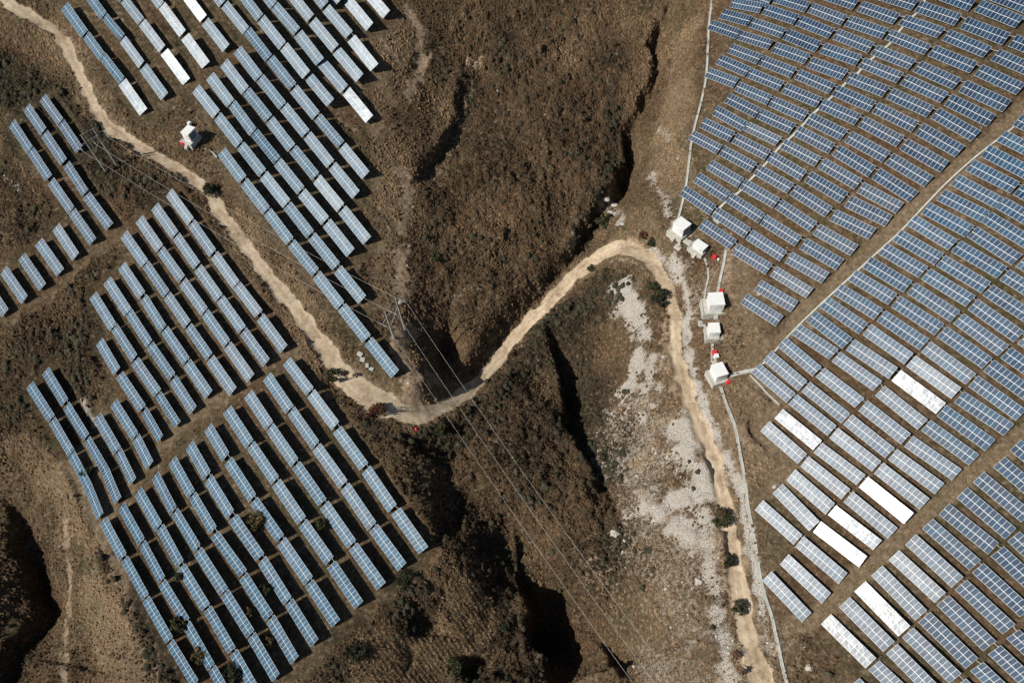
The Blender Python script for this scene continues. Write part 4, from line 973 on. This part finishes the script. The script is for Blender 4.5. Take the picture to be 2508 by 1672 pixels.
def sbox(name, sx, sy, sz, rot, mat, label, cat, lid=True, lidm=None):
    g0 = gp(sx, sy); t = empty(name, (g0[0],g0[1],g0[2]-.1), math.radians(rot)); tag(t, label, cat)
    m = MB(); m.box((0,0,sz[2]/2), sz, taper=.96); m.build('body', mat, t)
    if lid: m = MB(); m.box((0,0,sz[2]+.04), (sz[0]+.1,sz[1]+.1,.08)); m.box((0,-sz[1]/2-.06,sz[2]*.8),(.25,.04,.12)); m.build('lid', lidm or mat, t)
    return t
sbox('fire_box', 1749,632,(.95,.9,.8),-40,M_RED,'red fire box beside the second cabin from the top','fire box')
sbox('fire_box', 1765,717,(1.0,.9,.9),-5,M_RED,'red fire box behind the large ribbed cabin','fire box')
sbox('fire_box', 1749,867,(1.1,1.1,1.0),-3,M_RED,'red fire box between the fourth and the lowest cabin','fire box')
sbox('fire_box', 1783,938,(.9,.7,.8),20,M_RED,'red fire box at the corner of the lowest cabin plinth','fire box')
sbox('fire_box', 449.5,355,(1.0,.8,.9),-30,M_RED,'red fire box at the lone cabin in the clearing','fire box')
sbox('meter_cabinet', 1753,877,(1.0,1.0,1.3),0,M_WHITE,'white cube cabinet next to the red box above the lowest cabin','cabinet')
sbox('meter_cabinet', 466.5,308.5,(.8,.9,1.2),-30,M_WHITE,'small white cabinet standing apart from the lone cabin','cabinet')
sbox('meter_cabinet', 1758.5,637,(.45,.45,.5),-40,M_WHITE,'tiny white box beside the uppermost red box','cabinet')
sbox('pit_cover', 1661,607,(1.9,1.7,.5),-50,M_CONC,'concrete pad at the foot of the uppermost cabin steps','concrete pad',False)
sbox('pit_cover', 1718,793,(1.8,1.7,.35),-8,M_CONC2,'grey square slab left of the fourth cabin','concrete pad',False)
sbox('pit_cover', 1753,888,(2.0,1.3,.35),3,M_CONC,'flat grey slab behind the lowest cabin','concrete pad',False)
sbox('pit_cover', 1684,594,(2.2,1.6,.45),-50,M_CONC,'concrete pad between the two uppermost cabins','concrete pad',False)
for (sx,sy,a,b,r_,lb) in [(882,868,1.5,1.1,-35,'concrete block by the road, uppermost of four'),(888,881,1.3,1.1,-15,'concrete block by the road, second of four'),(899.5,896,.8,1.2,0,'small concrete block by the road, third of four'),(910,904,1.2,.8,-20,'concrete block by the road, lowest of four')]:
    g0 = gp(sx, sy); m = MB(); m.box((0,0,.1),(a,b,.5)); m.box((0,0,.37),(a*.5,b*.5,.06)); o = m.build('concrete_block', M_CONC2); o.location = g0; o.rotation_euler = (.08,.05,math.radians(r_)); tag(o, lb, 'concrete block', 'concrete blocks beside the road')
# ladder-like steel frames beside the cabins
for (sx,sy,rz,lb) in [(1767,783,75,'rusty ladder frame between the large and the fourth cabin'),(1760,848,60,'rusty ladder frame below the fourth cabin')]:
    g0 = gp(sx, sy); t = empty('ladder_frame', g0, math.radians(rz)); tag(t, lb, 'frame')
    for s in (-.35,.35): m = MB(); m.bar((-1.3,s,.9),(1.3,s,.9),.04); m.build('rail', M_BARK, t)
    for k_ in range(5): m = MB(); m.bar((-1.1+k_*.55,-.35,.9),(-1.1+k_*.55,.35,.9),.035); m.build('rung', M_BARK, t)
    for a_ in (-1.2,1.2):
        for b_ in (-.35,.35): m = MB(); m.bar((a_,b_,-.3),(a_,b_,.9),.035); m.build('leg', M_BARK, t)
g0 = gp(1010+9.5,1050.5); t = empty('red_marker', g0); tag(t, 'small red dome tent half hidden in brush below the lowest bend', 'tent')
m = MB(); m.bar((0,0,0),(0,0,.5),.5,n=10,r2=.3); m.bar((0,0,.5),(0,0,.7),.3,n=10,r2=.06); m.build('canopy', M_RED, t); m = MB(); m.bar((0,0,.7),(0,0,.95),.04); m.build('tip', M_STEEL, t)
# ------------------------------------------------------------------ cable troughs following the ground
def trough(pts, wd, label, disp=True, hgt=.35, mat=None, name='cable_trough'):
    P_ = smooth_line(gd(pts)[:, :2], 6) if disp else np.array([gp(*p)[:2] for p in pts])
    seg = np.linalg.norm(np.diff(P_,axis=0),axis=1); s = np.r_[0,np.cumsum(seg)]; n = max(int(s[-1]/1.0),2); ss = np.linspace(0,s[-1],n)
    x = np.interp(ss,s,P_[:,0]); y = np.interp(ss,s,P_[:,1]); z = gz(x,y); z = np.convolve(np.pad(z,2,'edge'),np.ones(5)/5,'valid')+hgt
    tx = np.gradient(x); ty = np.gradient(y); L = np.hypot(tx,ty); nx_, ny_ = -ty/L, tx/L
    Vs = []; Fs = []
    for k_ in range(n):
        for (o_, dz_) in ((-.5,-.9),(-.5,0),(-.38,.0),(-.38,-.05),(.38,-.05),(.38,0),(.5,0),(.5,-.9)): Vs.append((x[k_]+nx_[k_]*o_*wd, y[k_]+ny_[k_]*o_*wd, z[k_]+dz_))
        if k_: 
            for q in range(7): a = (k_-1)*8+q; Fs.append((a,a+8,a+9,a+1))
    Fs.append(tuple(range(8))); Fs.append(tuple(range(8*(n-1),8*n))[::-1])
    o = mesh_np(name, Vs, Fs, mat or M_CONC2); tag(o, label, 'cable trough'); return o
trough([(1634,6),(1630,40),(1627,75),(1625,120),(1621,180),(1612,228),(1597,285),(1588,325),(1581,380),(1575,430),(1566,470),(1556,508)],.62,'long grey trough down the left side of the upper right field')
trough([(1654,892),(1666,930),(1685,985),(1702,1060),(1712,1120),(1720,1170),(1731,1230),(1742,1300),(1755,1360),(1775,1430),(1795,1520),(1812,1590)],.62,'grey trough running from the lowest cabin down to the bottom edge')
trough([(2128,-8),(2112,25),(2085,50),(2056,85),(2040,105),(2010,130),(1985,152),(1965,175),(1945,190),(1920,215),(1886,246),(1860,270),(1840,293),(1815,318),(1790,340),(1765,370),(1742,395),(1722,415),(1700,440),(1680,455),(1661,470),(1640,492)],.6,'pale trough weaving diagonally through the upper right field')
trough([(2362,262),(2320,300),(2240,362),(2175,420),(2120,477),(2070,530),(2010,585),(1950,640),(1890,695),(1830,752),(1790,795),(1757,832),(1733,850)],.42,'white kerb trough along the left ends of the middle right field', hgt=.45, mat=M_CONC2)
trough([(1735,849),(1712,855),(1692,861),(1676,867)],.95,'short white trough linking the lowest cabin to the kerb')
trough([(1667,574),(1662,605),(1655,635),(1648,672)],.7,'straight grey trough between upper right field and large cabin')
trough([(1618,596),(1624,618),(1626,640),(1620,665),(1617,690)],.45,'thin winding trough from second cabin to large cabin')
trough([(1617,745),(1622,757),(1629,768)],.5,'short slanted trough left between large and fourth cabin')
trough([(1636,745),(1635,768)],.6,'short straight trough between large and fourth cabin')
trough([(1636,790),(1635,812),(1634,838)],.65,'short trough from fourth cabin to lowest cabin')
trough([(1722,862),(1745,885),(1765,908),(1790,930)],.28,'thin pale conduit from the white trough to the glaring tables')
trough([(471,342),(486,350),(500,364)],.32,'short pale trough from the lone cabin to the field above the road')
trough([(1640,492),(1636,497),(1641,506),(1652,514)],.5,'crooked end piece of trough above the upper cabins')
# ------------------------------------------------------------------ pylons and wires
def pylon(b1, b2, label):
    p1, p2 = gp(*b1), gp(*b2); c = (p1+p2)/2; t = empty('power_pylon', c); tag(t, label, 'pylon', 'twin-pole power pylons')
    HT = 13.6; a, b = p1-c, p2-c; u = unit(np.array([b[0]-a[0], b[1]-a[1], 0])); zt = max(a[2],b[2])*0+HT
    for q in (a, b):
        m = MB(); m.bar(q-np.array([0,0,.5]), (q[0],q[1],zt), .24, n=10, r2=.15); m.build('pole', M_CONC2, t)
    up = np.array([0,0,1.0]); half = np.linalg.norm((b-a)[:2])/2
    m = MB(); arm = half+2.2
    for dz_ in (0, .5):
        m.bar(-u*arm+up*(zt-3.2+dz_*(0)), u*arm+up*(zt-3.2), .05)
    m.bar(-u*arm*.98+up*(zt-3.2), -u*half+up*(zt-2.4), .04); m.bar(u*arm*.98+up*(zt-3.2), u*half+up*(zt-2.4), .04); m.bar(-u*half+up*(zt-2.4), u*half+up*(zt-2.4), .05)
    for k_ in range(5):
        x0 = -half+k_*half*2/5; m.bar(u*x0+up*(zt-3.2), u*(x0+half*.2)+up*(zt-2.4), .03); m.bar(u*(x0+half*.2)+up*(zt-2.4), u*(x0+half*.4)+up*(zt-3.2), .03)
    m.build('crossarm', M_STEEL, t)
    m = MB(); m.bar(-u*(half+.4)+up*zt, u*(half+.4)+up*zt, .05); m.build('top_beam', M_STEEL, t)
    m = MB(); m.bar(-u*half+up*(zt-3.3), u*half+up*(zt-7.5), .035); m.bar(u*half+up*(zt-3.3), -u*half+up*(zt-7.5), .035); m.build('cross_brace', M_STEEL, t)
    v = np.array([-u[1], u[0], 0]); pts = []
    for s in (-1, 0, 1):
        r0 = u*s*arm*.97+up*(zt-3.25)
        for sg_ in (-1, 1):
            m = MB()
            for k_ in range(7): q = r0+v*sg_*(.3+.17*k_)-up*.03*k_; m.bar(q, q+v*sg_*.08, .10, n=8, r2=.07)
            m.bar(r0, r0+v*sg_*1.5-up*.2, .02); m.build('insulator', M_PORC, t)
        m = MB(); m.bar(r0+v*1.5-up*.2, r0-up*1.1+u*.25, .022); m.bar(r0-up*1.1+u*.25, r0-v*1.5-up*.2, .022); m.build('jumper_wire', M_WIRE, t)
        pts.append((c+r0+v*1.5-up*.2, c+r0-v*1.5-up*.2))
    return c, u, v, pts, [c+s*u*half*.9+up*zt for s in (-1,1)]
p1c = pylon((964.7,828.3),(992,808),'twin-pole pylon in the centre, between solar rows and dirt road bend')
p2c = pylon((261.5,424),(283.8,401.5),'twin-pole pylon at upper left, beside the small field')
def wire(a, b, sag, label, r=.022):
    n = 40; m = MB(); prev_ = None
    for k_ in range(n+1):
        t = k_/n; q = a*(1-t)+b*t; q = q-np.array([0,0,4*sag*t*(1-t)])
        if prev_ is not None: m.bar(prev_, q, r, n=4)
        prev_ = q
    o = m.build('power_wire', M_WIRE); tag(o, label, 'wire', 'overhead power wires'); return o
def vend(i, p): return p[3][i]
def pick(p, target):   # which side of each insulator faces the target
    return [min(q, key=lambda z_: np.linalg.norm(z_-target)) for q in p[3]]
A_ = pick(p2c, p1c[0]); B_ = pick(p1c, p2c[0]); nm3 = ['left','middle','right']
pr_ = sorted(zip(A_, B_), key=lambda q: q[0]@p1c[1])
for k_, (a, b) in enumerate(pr_): wire(a, b, 2.6, 'thin wire strung between the two pylons, %s of three' % ['lowest','middle','uppermost'][k_])
# down valley to a pole beyond the lower edge
far = at(np.array([[1650.,1810.],[1697.,1800.],[1742.,1790.]]), [22.,22.,22.])
Bf = sorted(pick(p1c, far[1]), key=lambda q: q@p1c[1])
for k_ in range(3): wire(Bf[k_], far[k_], 4.0, 'long wire crossing the gully from central pylon to bottom edge, %s of three' % ['leftmost','middle','rightmost'][k_])
farU = at(np.array([[-130.,30.],[-60.,-40.],[0.,-110.]]), [90.,90.,90.])
Au = sorted(pick(p2c, farU[1]), key=lambda q: q@p2c[1])
for k_ in range(3): wire(Au[k_], farU[k_], 3.0, 'faint wire leaving the upper left pylon towards the corner, %s of three' % ['leftmost','middle','rightmost'][k_])
